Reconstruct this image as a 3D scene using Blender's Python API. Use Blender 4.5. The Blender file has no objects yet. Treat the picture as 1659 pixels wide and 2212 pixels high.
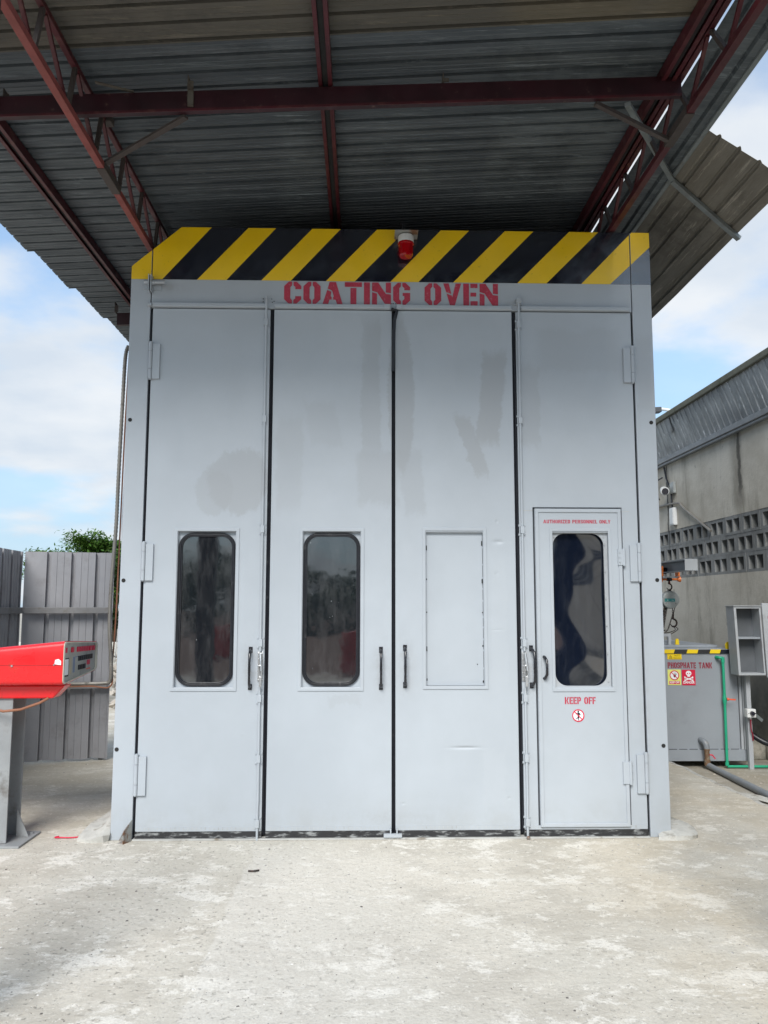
import bpy, math, random
from mathutils import Vector, Matrix
random.seed(7)
R_=math.radians
S=bpy.context.scene
COL=S.collection

# ------------------------------------------------------------------ camera
cam_d=bpy.data.cameras.new('camera'); cam=bpy.data.objects.new('camera',cam_d); COL.objects.link(cam)
CAM=Vector((-0.1862,-5.1,1.4011))
pt,yw,rl=0.11438283,0.02474272,0.00119532
fw=Vector((math.sin(yw)*math.cos(pt),math.cos(yw)*math.cos(pt),math.sin(pt)))
r0=Vector((math.cos(yw),-math.sin(yw),0)); u0=r0.cross(fw)
rr=r0*math.cos(rl)+u0*math.sin(rl); uu=-r0*math.sin(rl)+u0*math.cos(rl)
cam.matrix_world=Matrix(((rr.x,uu.x,-fw.x,CAM.x),(rr.y,uu.y,-fw.y,CAM.y),(rr.z,uu.z,-fw.z,CAM.z),(0,0,0,1)))
cam_d.sensor_fit='VERTICAL'; cam_d.sensor_height=24; cam_d.sensor_width=24
cam_d.lens=24*1755.56/2212; cam_d.clip_start=.05; cam_d.clip_end=2000
S.camera=cam
S.render.resolution_x=768; S.render.resolution_y=1024
# ------------------------------------------------------------------ world
SUN_EL,SUN_AZ=R_(41),R_(192)      # azimuth clockwise from +Y: behind the camera, a little to the left
w=bpy.data.worlds.new("World"); S.world=w; w.use_nodes=True
nt=w.node_tree; N=nt.nodes; L=nt.links; N.clear()
out=N.new('ShaderNodeOutputWorld'); bg=N.new('ShaderNodeBackground'); L.new(bg.outputs[0],out.inputs[0])
sky=N.new('ShaderNodeTexSky'); sky.sky_type='NISHITA'; sky.sun_disc=False
sky.sun_elevation=SUN_EL; sky.sun_rotation=SUN_AZ; sky.air_density=1.0; sky.dust_density=1.2; sky.ozone_density=2.0
tc=N.new('ShaderNodeTexCoord'); sep=N.new('ShaderNodeSeparateXYZ'); L.new(tc.outputs['Generated'],sep.inputs[0])
def wm(op,a,b=None,c=None):
    m=N.new('ShaderNodeMath'); m.operation=op
    for i,v in enumerate((a,b,c)):
        if v is None: continue
        if isinstance(v,(int,float)): m.inputs[i].default_value=v
        else: L.new(v,m.inputs[i])
    return m.outputs[0]
zc=wm('ADD',wm('MAXIMUM',sep.outputs[2],0.0),.22)
cx=wm('DIVIDE',sep.outputs[0],zc); cy=wm('DIVIDE',sep.outputs[1],zc)
cmb=N.new('ShaderNodeCombineXYZ'); L.new(cx,cmb.inputs[0]); L.new(cy,cmb.inputs[1]); cmb.inputs[2].default_value=22.4
n1=N.new('ShaderNodeTexNoise'); n1.inputs['Scale'].default_value=1.5; n1.inputs['Detail'].default_value=8; n1.inputs['Roughness'].default_value=.52
L.new(cmb.outputs[0],n1.inputs['Vector'])
ramp=N.new('ShaderNodeValToRGB'); ramp.color_ramp.elements[0].position=.42; ramp.color_ramp.elements[1].position=.58
ramp.color_ramp.interpolation='EASE'
ramp.color_ramp.elements[0].color=(.25,.25,.25,1); ramp.color_ramp.elements[1].color=(.95,.95,.95,1)
L.new(n1.outputs[0],ramp.inputs[0])
n2=N.new('ShaderNodeTexNoise'); n2.inputs['Scale'].default_value=3.2; n2.inputs['Detail'].default_value=6
L.new(cmb.outputs[0],n2.inputs['Vector'])
cr=N.new('ShaderNodeValToRGB'); cr.color_ramp.elements[0].position=.35; cr.color_ramp.elements[1].position=.65
cr.color_ramp.elements[0].color=(4.7,5.2,5.8,1); cr.color_ramp.elements[1].color=(6.0,6.2,6.4,1)
L.new(n2.outputs[0],cr.inputs[0])
mx=N.new('ShaderNodeMix'); mx.data_type='RGBA'
sc=N.new('ShaderNodeMix'); sc.data_type='RGBA'; sc.blend_type='MULTIPLY'; sc.inputs[0].default_value=1
L.new(sky.outputs[0],sc.inputs[6]); sc.inputs[7].default_value=(1.12,1.52,1.68,1)
hz=N.new('ShaderNodeMix'); hz.data_type='RGBA'; hm=N.new('ShaderNodeMapRange'); hm.interpolation_type='SMOOTHSTEP'
L.new(sep.outputs[2],hm.inputs[0]); hm.inputs[1].default_value=0; hm.inputs[2].default_value=.45; hm.inputs[3].default_value=.85; hm.inputs[4].default_value=.1
L.new(hm.outputs[0],hz.inputs[0]); L.new(sc.outputs[2],hz.inputs[6]); hz.inputs[7].default_value=(3.3,4.6,5.9,1)
L.new(ramp.outputs[0],mx.inputs[0]); L.new(hz.outputs[2],mx.inputs[6]); L.new(cr.outputs[0],mx.inputs[7])
L.new(mx.outputs[2],bg.inputs[0]); bg.inputs[1].default_value=0.09
# ------------------------------------------------------------------ sun (veiled by cloud: wide disc)
sd=bpy.data.lights.new('sun','SUN'); sd.energy=2.5; sd.angle=R_(28); sd.color=(1,.965,.92)
so=bpy.data.objects.new('sun',sd); COL.objects.link(so)
dirv=Vector((math.sin(SUN_AZ)*math.cos(SUN_EL),math.cos(SUN_AZ)*math.cos(SUN_EL),math.sin(SUN_EL)))
so.rotation_euler=dirv.to_track_quat('Z','Y').to_euler()
S.view_settings.view_transform='Standard'; S.view_settings.look='None'; S.view_settings.exposure=0.72; S.view_settings.gamma=1
S.view_settings.use_curve_mapping=False
S.render.engine='CYCLES'

# ================================================================== materials
class NT:
    def __init__(s,name):
        s.m=bpy.data.materials.new(name); s.m.use_nodes=True
        s.n=s.m.node_tree.nodes; s.l=s.m.node_tree.links
        s.b=s.n['Principled BSDF']; s.geo=None
    def link(s,a,b): s.l.new(a,b)
    def setv(s,sock,v):
        if isinstance(v,(int,float)): sock.default_value=v
        elif isinstance(v,tuple): sock.default_value=v if len(v)!=3 or sock.type=='VECTOR' else (*v,1)
        else: s.l.new(v,sock)
    def pos(s):
        if not s.geo: s.geo=s.n.new('ShaderNodeNewGeometry').outputs['Position']
        return s.geo
    def xyz(s):
        q=s.n.new('ShaderNodeSeparateXYZ'); s.link(s.pos(),q.inputs[0]); return q.outputs
    def math(s,op,a,b=None,c=None,clamp=False):
        m=s.n.new('ShaderNodeMath'); m.operation=op; m.use_clamp=clamp
        for i,v in enumerate((a,b,c)):
            if v is not None: s.setv(m.inputs[i],v)
        return m.outputs[0]
    def noise(s,scale,detail=5,rough=.55,stretch=None,dist=0,vec=None,col=False):
        t=s.n.new('ShaderNodeTexNoise'); t.inputs['Scale'].default_value=scale; t.inputs['Detail'].default_value=detail
        t.inputs['Roughness'].default_value=rough; t.inputs['Distortion'].default_value=dist
        v=vec or s.pos()
        if stretch:
            mp=s.n.new('ShaderNodeMapping'); mp.inputs['Scale'].default_value=stretch; s.link(v,mp.inputs[0]); v=mp.outputs[0]
        s.link(v,t.inputs['Vector']); return t.outputs[1 if col else 0]
    def vor(s,scale,feat='F1',stretch=None,out=0,rnd=1):
        t=s.n.new('ShaderNodeTexVoronoi'); t.inputs['Scale'].default_value=scale; t.feature=feat; t.inputs['Randomness'].default_value=rnd
        v=s.pos()
        if stretch:
            mp=s.n.new('ShaderNodeMapping'); mp.inputs['Scale'].default_value=stretch; s.link(v,mp.inputs[0]); v=mp.outputs[0]
        s.link(v,t.inputs['Vector']); return t.outputs[out]
    def ramp(s,f,a,b,lo=0,hi=1):
        m=s.n.new('ShaderNodeMapRange'); m.interpolation_type='SMOOTHSTEP'
        s.setv(m.inputs[0],f); m.inputs[1].default_value=a; m.inputs[2].default_value=b; m.inputs[3].default_value=lo; m.inputs[4].default_value=hi
        return m.outputs[0]
    def mix(s,f,a,b,mode='MIX'):
        m=s.n.new('ShaderNodeMix'); m.data_type='RGBA'; m.blend_type=mode
        s.setv(m.inputs[0],f); s.setv(m.inputs[6],a); s.setv(m.inputs[7],b); return m.outputs[2]
    def bump(s,h,strength=.3,dist=.01):
        b=s.n.new('ShaderNodeBump'); b.inputs['Strength'].default_value=strength; b.inputs['Distance'].default_value=dist
        s.link(h,b.inputs['Height']); s.link(b.outputs[0],s.b.inputs['Normal']); return b
    def base(s,c): s.setv(s.b.inputs['Base Color'],c)
    def rough(s,c): s.setv(s.b.inputs['Roughness'],c)
def simple(name,col,rough=.5,metal=0,var=.12,scale=6,bump=0,stretch=None,coat=0,grime=None,gs=3,ga=.52,gb=.72):
    t=NT(name); n=t.noise(scale,6,.6,stretch)
    d=tuple(c*(1-var) for c in col); h=tuple(min(1,c*(1+var)) for c in col)
    c=t.mix(t.ramp(n,.3,.7),d,h)
    if grime:
        g=t.ramp(t.noise(gs,8,.65,stretch),ga,gb); c=t.mix(g,c,grime)
    t.base(c); t.rough(t.ramp(t.noise(scale*2.3,4),.3,.7,max(0,rough-.07),min(1,rough+.07))); t.b.inputs['Metallic'].default_value=metal
    if coat: t.b.inputs['Coat Weight'].default_value=coat
    if bump: t.bump(t.noise(scale*8,6,.6,stretch),bump,.004)
    return t.m

def oven_paint():
    t=NT('grey_oven_paint'); X,Y,Z=t.xyz()
    base=(.418,.455,.493)
    n=t.noise(1.6,6,.6); c=t.mix(t.ramp(n,.35,.7),tuple(v*.955 for v in base),tuple(v*1.03 for v in base))
    # ragged-edged roller touch-ups (their own paint, slightly darker)
    e1=t.math('MULTIPLY',t.math('SUBTRACT',t.noise(6,9,.8,(1,1,1.3)),.5),.13)
    e2=t.math('MULTIPLY',t.math('SUBTRACT',t.noise(5,9,.82,(1.8,1,.8)),.5),.26)
    Xn=t.math('ADD',X,e1); Zn=t.math('ADD',Z,e2)
    def patch(cx,cz,hw,hh,tilt=0,soft=.020,fan=False):
        dx=t.math('SUBTRACT',Xn,cx); dz=t.math('SUBTRACT',Zn,cz)
        if tilt: dx=t.math('ADD',dx,t.math('MULTIPLY',dz,tilt))
        ax=t.math('DIVIDE',t.math('ABSOLUTE',dx),hw); az=t.math('DIVIDE',t.math('ABSOLUTE',dz),hh)
        if fan: return t.ramp(t.math('ADD',t.math('MULTIPLY',ax,ax),t.math('MULTIPLY',az,az)),.8,1.15,1,0)
        return t.ramp(t.math('MAXIMUM',ax,az),1-soft*8,1+soft*8,1,0)
    P=[(-.145,2.80,.06,.44,0,.55),(.05,2.74,.085,.50,0,.8),(-.10,2.20,.13,.17,0,.5),(.12,2.18,.07,.20,.1,.42),(.63,2.73,.075,.30,-.1,.9),(.50,2.42,.05,.19,.35,.8),
       (-.98,2.18,.20,.21,0,.75),(-1.13,2.10,.12,.14,0,.5),(-.66,2.30,.08,.30,0,.35),(.88,2.68,.06,.26,0,.5),(-.45,2.55,.10,.14,.2,.25),(.66,1.3,.05,.4,0,-.25),
       (1.2,3.05,.26,.14,0,.28),(-.3,3.1,.12,.14,0,-.25),(.3,3.0,.1,.2,0,-.2),(-.3,.82,.1,.03,0,.3),(.62,.35,.07,.16,0,-.25),(-1.2,2.6,.14,.3,0,-.15),(1.63,2.9,.05,.25,0,.3),(1.2,2.3,.2,.2,.3,-.2)]
    for cx,cz,hw,hh,tl,am in P:
        m=t.math('MULTIPLY',patch(cx,cz,hw,hh,tl,fan=cx in (-.98,-1.13,.05)),abs(am)*.95)
        c=t.mix(m,c,(.345,.363,.382) if am>0 else (.455,.49,.525))
    g=t.ramp(t.noise(38,6,.7),.72,.80,0,.35); c=t.mix(g,c,(.33,.34,.35))
    def smudge_shadow(cx,cz,rx,rz,k):
        ex=t.math('POWER',t.math('DIVIDE',t.math('SUBTRACT',X,cx),rx),2); ez=t.math('POWER',t.math('DIVIDE',t.math('SUBTRACT',Z,cz),rz),2)
        return t.math('MULTIPLY',t.math('MULTIPLY',t.math('EXPONENT',t.math('MULTIPLY',t.math('ADD',ex,ez),-1)),k),t.ramp(t.noise(14,8,.75),.35,.65))
    for q in ((-.88,1.02,.05,.16,.45),(-.078,1.02,.05,.16,.4),(.072,1.02,.05,.16,.4),(.86,1.02,.06,.16,.45),(-1.47,3.44,.10,.03,.6),(.0,.12,.25,.05,.3),(1.56,.9,.03,.6,.3),(-.82,3.38,.05,.03,.4),(.80,3.37,.06,.04,.5)): c=t.mix(smudge_shadow(*q),c,(.27,.27,.27))  # smudges, and the bolt shadow painted beside the corner clamp
    sc_=t.ramp(t.noise(30,4,.9,(3.5,1,.12)),.735,.76,0,.4); c=t.mix(sc_,c,(.52,.55,.58))
    # splash dirt close to the floor
    lo=t.math('MULTIPLY',t.ramp(Z,.0,.35,1,0),t.ramp(t.noise(5,7,.7),.35,.7)); c=t.mix(t.math('MULTIPLY',lo,.4),c,(.33,.335,.325))
    t.base(c)
    t.rough(t.ramp(t.noise(5,6,.7),.3,.7,.34,.5))
    t.b.inputs['Specular IOR Level'].default_value=.45
    h=t.math('ADD',t.math('MULTIPLY',t.noise(2.2,2,.5),.9),t.math('MULTIPLY',t.noise(120,3,.6),.012))
    def dent(cx,cz,a,b,k):
        ex=t.math('POWER',t.math('DIVIDE',t.math('SUBTRACT',X,cx),a),2); ez=t.math('POWER',t.math('DIVIDE',t.math('SUBTRACT',Z,cz),b),2)
        return t.math('MULTIPLY',t.math('EXPONENT',t.math('MULTIPLY',t.math('ADD',ex,ez),-1)),k)
    for d in ((.44,.535,.075,.008,-.9),(.66,1.80,.03,.012,-.8),(.655,1.93,.008,.01,-.3),(.06,.205,.012,.008,-.3),(.705,.235,.01,.008,-.3),(.65,1.60,.012,.012,-.2),(.65,1.25,.03,.006,-.2),(-.92,.62,.01,.01,.15),(-1.05,1.0,.02,.01,.12)):
        h=t.math('ADD',h,dent(*d))
    t.bump(h,.55,.012)
    return t.m

def concrete(nm='worn_concrete',dk=1):
    t=NT(nm); X,Y,Z=t.xyz()
    warm=t.noise(.55,5,.6); c=t.mix(t.ramp(warm,.38,.66),(.50,.488,.45),(.575,.55,.50))
    blot=t.noise(1.7,9,.68,(1,1.2,1)); c=t.mix(t.ramp(blot,.44,.60,0,.8),c,(.42,.40,.36))
    c=t.mix(t.ramp(t.noise(2.6,12,.78,(1,1.3,1)),.53,.585,0,.85),c,(.70,.69,.66))
    c=t.mix(t.ramp(t.noise(7,11,.8,(1,1.2,1)),.56,.60,0,.75),c,(.72,.71,.68)); c=t.mix(t.ramp(t.noise(5,11,.8,(1,1.2,1)),.42,.37,0,.55),c,(.36,.34,.30))
    # newer pour seam (left of the second door): smoother, paler to the right
    ed=t.math('ADD',X,t.math('MULTIPLY',t.math('SUBTRACT',t.noise(3,4),.5),.12))
    s=t.math('MULTIPLY',t.ramp(ed,-.815,-.80),t.ramp(ed,-.8,.9,1,0)); s=t.math('MULTIPLY',s,t.ramp(Y,.1,-.5))
    c=t.mix(t.math('MULTIPLY',s,.5),c,(.62,.612,.59))
    # tan stain on the right, grey patch on the left
    d1=t.math('MULTIPLY',t.ramp(X,.5,1.6),t.ramp(t.noise(1.1,7,.65),.40,.62)); c=t.mix(t.math('MULTIPLY',d1,.5),c,(.47,.41,.31))
    d2=t.math('MULTIPLY',t.ramp(X,-1.2,-2.1),t.ramp(t.noise(.9,6,.6),.42,.6)); c=t.mix(t.math('MULTIPLY',d2,.5),c,(.37,.35,.30))
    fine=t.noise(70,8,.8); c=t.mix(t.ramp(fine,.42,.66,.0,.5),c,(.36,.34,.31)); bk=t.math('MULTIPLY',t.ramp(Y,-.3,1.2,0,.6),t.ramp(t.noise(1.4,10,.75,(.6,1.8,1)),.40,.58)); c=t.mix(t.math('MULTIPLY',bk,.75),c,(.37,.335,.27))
    fl=t.noise(26,8,.8); c=t.mix(t.ramp(fl,.57,.62,0,.6),c,(.70,.69,.66))
    pit=t.noise(34,5,.7); pm=t.math('MULTIPLY',t.ramp(pit,.40,.34,0,1),t.ramp(X,-.2,-1.1,.45,1)); c=t.mix(t.math('MULTIPLY',pm,.6),c,(.27,.26,.24))
    # red-brown soil of the yard behind the camera
    soil=t.ramp(t.math('ADD',Y,t.math('MULTIPLY',t.noise(.6,4),2.5)),-8.5,-10.5); c=t.mix(soil,c,(.15,.095,.075))
    k_=1.17*dk; c=t.mix(1.0,c,(k_,k_*.975,k_*.93),'MULTIPLY')
    t.base(c); t.rough(.9)
    h=t.math('ADD',t.math('MULTIPLY',fine,.35),t.math('ADD',t.math('MULTIPLY',t.noise(16,8,.7),.8),t.math('MULTIPLY',pm,-.6)))
    h=t.math('ADD',h,t.math('MULTIPLY',blot,1.2))
    t.bump(h,.75,.012); t.b.inputs['Specular IOR Level'].default_value=.2
    return t.m

def plaster(name,base,dark,light):
    t=NT(name); X,Y,Z=t.xyz()
    c=t.mix(t.ramp(t.noise(1.3,8,.65),.35,.65),base,light)
    c=t.mix(t.ramp(t.noise(2.1,8,.7,(1,1.5,.35)),.50,.68,0,.75),c,dark)
    c=t.mix(t.ramp(t.noise(6,6,.7),.62,.70,0,.5),c,tuple(v*.6 for v in dark))
    # rain streaks hanging from the flashing, damp foot of the wall
    st=t.math('MULTIPLY',t.ramp(t.noise(2.4,6,.6,(1,1.3,.15)),.58,.72),t.ramp(Z,2.2,3.1)); c=t.mix(t.math('MULTIPLY',st,.45),c,(.10,.09,.07))
    def streak(cy,wd,z0,z1,k):
        yy=t.math('ADD',Y,t.math('MULTIPLY',t.math('SUBTRACT',t.noise(6,5,.7),.5),.12))
        a=t.math('DIVIDE',t.math('ABSOLUTE',t.math('SUBTRACT',yy,cy)),wd)
        return t.math('MULTIPLY',t.math('MULTIPLY',t.ramp(a,.3,1.1,1,0),t.ramp(Z,z0,z0+.25)),k)
    c=t.mix(streak(3.02,.045,2.42,3,.9),c,(.045,.042,.038))
    c=t.mix(streak(3.08,.16,2.3,3,.4),c,(.14,.125,.10))
    c=t.mix(streak(5.0,.03,2.0,3,.85),c,(.03,.03,.03))
    ft=t.math('MULTIPLY',t.ramp(Z,1.0,.15),t.ramp(t.noise(2.5,8,.7),.3,.6)); c=t.mix(t.math('MULTIPLY',ft,.85),c,(.075,.08,.062))
    t.base(c); t.rough(.92); t.bump(t.noise(30,8,.7),.5,.008); return t.m

def roofmetal(name,col,col2,rough=.6,rust=.0,ax=0):
    t=NT(name)
    F=(lambda a,b,c:(a,b,c)) if ax==0 else (lambda a,b,c:(b,a,b))
    n=t.noise(3,8,.7,F(.35,3,1)); c=t.mix(t.ramp(n,.35,.65),col,col2)
    n2=t.noise(1.3,7,.7); c=t.mix(t.ramp(n2,.52,.66,0,.6),c,tuple(v*.55 for v in col))
    n3=t.noise(7,9,.8,F(.30,4.5,1)); c=t.mix(t.ramp(n3,.54,.64,0,.7),c,tuple(min(1,v*1.9) for v in col2))  # pale streaks: highlights along the ribs painted into the sheet colour
    n4=t.noise(5,9,.8,F(.22,6,1)); c=t.mix(t.ramp(n4,.42,.34,0,.6),c,tuple(v*.35 for v in col))
    n5=t.noise(.8,3,.5,(1,.25,1)); c=t.mix(t.ramp(n5,.50,.56,0,.35),c,(.05,.06,.075))
    if rust: c=t.mix(t.ramp(t.noise(2.4,8,.7,(1,.4,1)),.55,.7,0,rust),c,(.13,.075,.045))
    t.base(c); t.rough(t.ramp(n3,.3,.7,rough-.12,rough+.1)); t.b.inputs['Metallic'].default_value=.3
    t.bump(t.noise(14,6,.6,F(.3,3,1)),.35,.01); return t.m

def glass():
    t=NT('dark_reflective_glass'); X,Y,Z=t.xyz()
    d=t.noise(14,8,.75,(1,1,.25)); c=t.mix(t.ramp(d,.4,.75),(.010,.013,.016),(.045,.047,.05))
    sp=t.vor(26,out=0,stretch=(1,1,.6)); m=t.ramp(sp,.05,.035,0,1); m=t.math('MULTIPLY',m,t.ramp(t.noise(7,3),.53,.58))
    c=t.mix(t.math('MULTIPLY',m,.8),c,(.5,.52,.53))
    t.base(c); t.rough(t.math('ADD',t.ramp(d,.4,.8,.03,.10),t.math('MULTIPLY',m,.5)))
    t.b.inputs['IOR'].default_value=2.1
    t.bump(t.noise(3.5,3,.5),.10,.01); return t.m
def film():
    t=NT('wavy_plastic_film'); d=t.noise(16,8,.75,(1,1,.3))
    c=t.mix(t.ramp(d,.45,.8),(.004,.007,.016),(.03,.035,.045))
    sc=t.ramp(t.noise(22,5,.8,(2.6,1,.25)),.70,.74,0,.5); c=t.mix(sc,c,(.35,.37,.4))
    t.base(c); t.rough(.05); t.b.inputs['IOR'].default_value=2.3; return t.m
def leaf(name,a,b):
    t=NT(name); oi=t.n.new('ShaderNodeNewGeometry').outputs['Random Per Island']
    c=t.mix(oi,a,b); t.base(c); t.rough(.6); t.b.inputs['Specular IOR Level'].default_value=.25
    # a little light through the leaves
    tr=t.n.new('ShaderNodeBsdfTranslucent'); t.link(c,tr.inputs[0]); ad=t.n.new('ShaderNodeMixShader'); ad.inputs[0].default_value=.3
    o=t.n['Material Output']; t.link(t.b.outputs[0],ad.inputs[1]); t.link(tr.outputs[0],ad.inputs[2]); t.link(ad.outputs[0],o.inputs[0]); return t.m

M=dict(
 navy=simple('navy_reflected_post',(.012,.018,.045),.5),
 paint=oven_paint(), concrete=concrete(),
 plaster=plaster('grey_plaster',(.46,.425,.355),(.29,.265,.215),(.60,.565,.49)),
 block=plaster('cement_block',(.20,.205,.20),(.13,.13,.125),(.27,.275,.27)),
 bkdark=simple('dark_interior',(.02,.02,.02),.9),
 rubber=simple('black_rubber',(.012,.013,.018),.38,bump=.2,scale=20,grime=(.10,.10,.10),ga=.6,gb=.75,gs=14),
 rubberdusty=simple('dusty_rubber',(.02,.02,.022),.6,grime=(.28,.29,.29),gs=22,ga=.50,gb=.66,stretch=(.5,1,2)),
 black=simple('black_handle_paint',(.012,.013,.018),.28,scale=20,var=.3,coat=.3),
 sill=simple('sill_metal',(.45,.45,.43),.7,grime=(.2,.17,.13),gs=9),
 chrome=simple('worn_zinc',(.55,.56,.57),.3,.75,grime=(.35,.35,.34),gs=30),
 galv=simple('galvanised_steel',(.20,.225,.23),.5,.35,grime=(.17,.18,.18),gs=8,bump=.1),
 dullcleat=simple('dull_cleat_steel',(.10,.09,.075),.7,grime=(.05,.03,.02),gs=20,ga=.45),
 galvd=simple('rusty_bracket',(.30,.31,.30),.6,.2,grime=(.18,.09,.05),gs=14,ga=.45,gb=.6),
 yellow=simple('yellow_stripe_paint',(.82,.53,.002),.36,var=.05,scale=3,bump=.12,grime=(.45,.29,.01),gs=40,ga=.62,gb=.72),
 stripeblack=simple('black_stripe_paint',(.008,.010,.018),.15,var=.3,scale=4,bump=.12,grime=(.035,.04,.05),gs=11,ga=.6,gb=.75),
 crimson=simple('stencilled_red_paint',(.44,.030,.062),.45,var=.12,scale=12,grime=(.50,.13,.17),gs=60,ga=.52,gb=.75),
 crimdark=simple('dark_red_stencil',(.27,.008,.03),.5),
 redox=simple('red_oxide_paint',(.055,.006,.010),.5,var=.25,scale=5,grime=(.10,.035,.03),gs=9,bump=.15),
 redoxlight=simple('faded_red_oxide',(.20,.048,.042),.6,var=.15,scale=9,grime=(.20,.05,.04),gs=12,bump=.15),
 redoxdark=simple('dark_maroon_steel',(.026,.005,.009),.45,var=.3,scale=5,grime=(.10,.06,.05),gs=16,ga=.6,gb=.75),
 barebar=simple('weathered_bar',(.05,.04,.036),.7,grime=(.05,.03,.025),gs=10,bump=.2),
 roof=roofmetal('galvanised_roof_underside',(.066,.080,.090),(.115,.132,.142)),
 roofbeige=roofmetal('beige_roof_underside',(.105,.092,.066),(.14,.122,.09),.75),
 flap=roofmetal('weathered_flap_sheet',(.15,.138,.115),(.21,.198,.17),.75,rust=.25,ax=1),
 fence=simple('grey_coated_sheet',(.29,.29,.305),.42,metal=.1,var=.06,scale=3,grime=(.235,.23,.235),gs=5,bump=.05),
 fencerail=simple('grey_rail_steel',(.19,.188,.19),.55,grime=(.14,.125,.105),gs=9),
 post=simple('grey_column_paint',(.27,.28,.285),.55,var=.15,scale=3,grime=(.14,.13,.12),gs=6,bump=.1),
 red=simple('glossy_red_paint',(.72,.010,.014),.3,var=.06,scale=3,coat=.4,grime=(.5,.03,.02),gs=10,ga=.6),
 cream=simple('cream_gasket',(.62,.60,.50),.6),
 panel=simple('grey_display_panel',(.40,.40,.365),.5,grime=(.24,.24,.22),gs=14),
 white=simple('white_plastic',(.72,.73,.72),.45,var=.05,grime=(.5,.5,.48),gs=12),
 blackplain=simple('flat_black_print',(.015,.015,.02),.6),
 paperblue=simple('blue_print',(.20,.25,.36),.6), tan=simple('tan_print',(.45,.40,.30),.6),
 mortar=simple('pale_mortar',(.54,.53,.49),.9,var=.2,scale=9,bump=1.0,grime=(.33,.31,.27),gs=9,ga=.48,gb=.62),
 tank=simple('grey_tank_paint',(.285,.31,.34),.5,var=.05,scale=2,grime=(.25,.27,.29),gs=3,bump=.04),
 tankdark=simple('dark_grey_recess',(.10,.108,.118),.6),
 tanklite=simple('pale_grey_paint',(.38,.40,.42),.5,var=.05,scale=3,grime=(.3,.31,.32),gs=5),
 green=simple('green_plastic_pipe',(.02,.36,.20),.4,var=.07,scale=8),
 greypipe=simple('grey_plastic_pipe',(.22,.24,.26),.5,var=.08,grime=(.30,.29,.27),gs=8),
 brass=simple('corroded_brass',(.20,.12,.07),.55,.3,grime=(.30,.28,.22),gs=25),
 orange=simple('orange_trolley_paint',(.75,.19,.03),.45,grime=(.30,.07,.02),gs=30,ga=.45),
 hoistgrey=simple('grey_hoist_casing',(.36,.38,.37),.4,grime=(.24,.25,.24),gs=20),
 teal=simple('teal_label',(.03,.24,.24),.5), orangered=simple('orange_red_lever',(.75,.10,.03),.4),
 chain=simple('rusty_chain',(.045,.035,.032),.55,.5,grime=(.11,.06,.04),gs=40),
 hose=simple('black_hose',(.015,.016,.02),.4), copper=simple('brown_cable',(.26,.11,.06),.5),
 conduit=simple('grey_flexible_conduit',(.24,.225,.20),.5,.3,grime=(.14,.12,.10),gs=20),
 moss=simple('mossy_edge',(.125,.125,.095),.9,grime=(.07,.075,.04),gs=8,bump=.4),
 cladding=roofmetal('cladding_sheet',(.28,.295,.30),(.42,.435,.44),.55),
 flash=simple('flashing_metal',(.22,.23,.235),.5,.2,grime=(.17,.17,.165),gs=7),
 signyellow=simple('yellow_sign',(.85,.60,.01),.45,var=.03), signpale=simple('pale_yellow_sign',(.75,.76,.20),.45,var=.03),
 signred=simple('red_sign',(.62,.010,.05),.45,var=.04), signwhite=simple('sign_white',(.85,.86,.88),.45,var=.02),
 glass=glass(), film=film(),
 leaf=leaf('tree_leaves',(.05,.13,.02),(.17,.28,.06)), leafd=leaf('dark_leaves',(.02,.045,.012),(.05,.085,.025)),
 bark=simple('bark',(.11,.085,.06),.9,bump=.8), rock=simple('rubble_stone',(.40,.36,.31),.9,bump=.6),
 reddrum=simple('red_drum_paint',(.55,.015,.01),.4,grime=(.25,.06,.03)),
 darkcap=simple('dark_lamp_body',(.05,.052,.055),.5),
)
t=NT('red_beacon_lens'); t.base((.62,.004,.012)); t.rough(.08); t.b.inputs['Transmission Weight'].default_value=.55; t.b.inputs['IOR'].default_value=1.45; M['lens']=t.m
for k,v in (('stripeblack',2.1),('yellow',1.65)):
    q=M[k].node_tree.nodes['Principled BSDF']; q.inputs['IOR'].default_value=v
t=NT('clear_lens'); t.base((.02,.02,.03)); t.rough(.05); M['camlens']=t.m
M['concretelow']=concrete('yard_concrete',.72)

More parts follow.
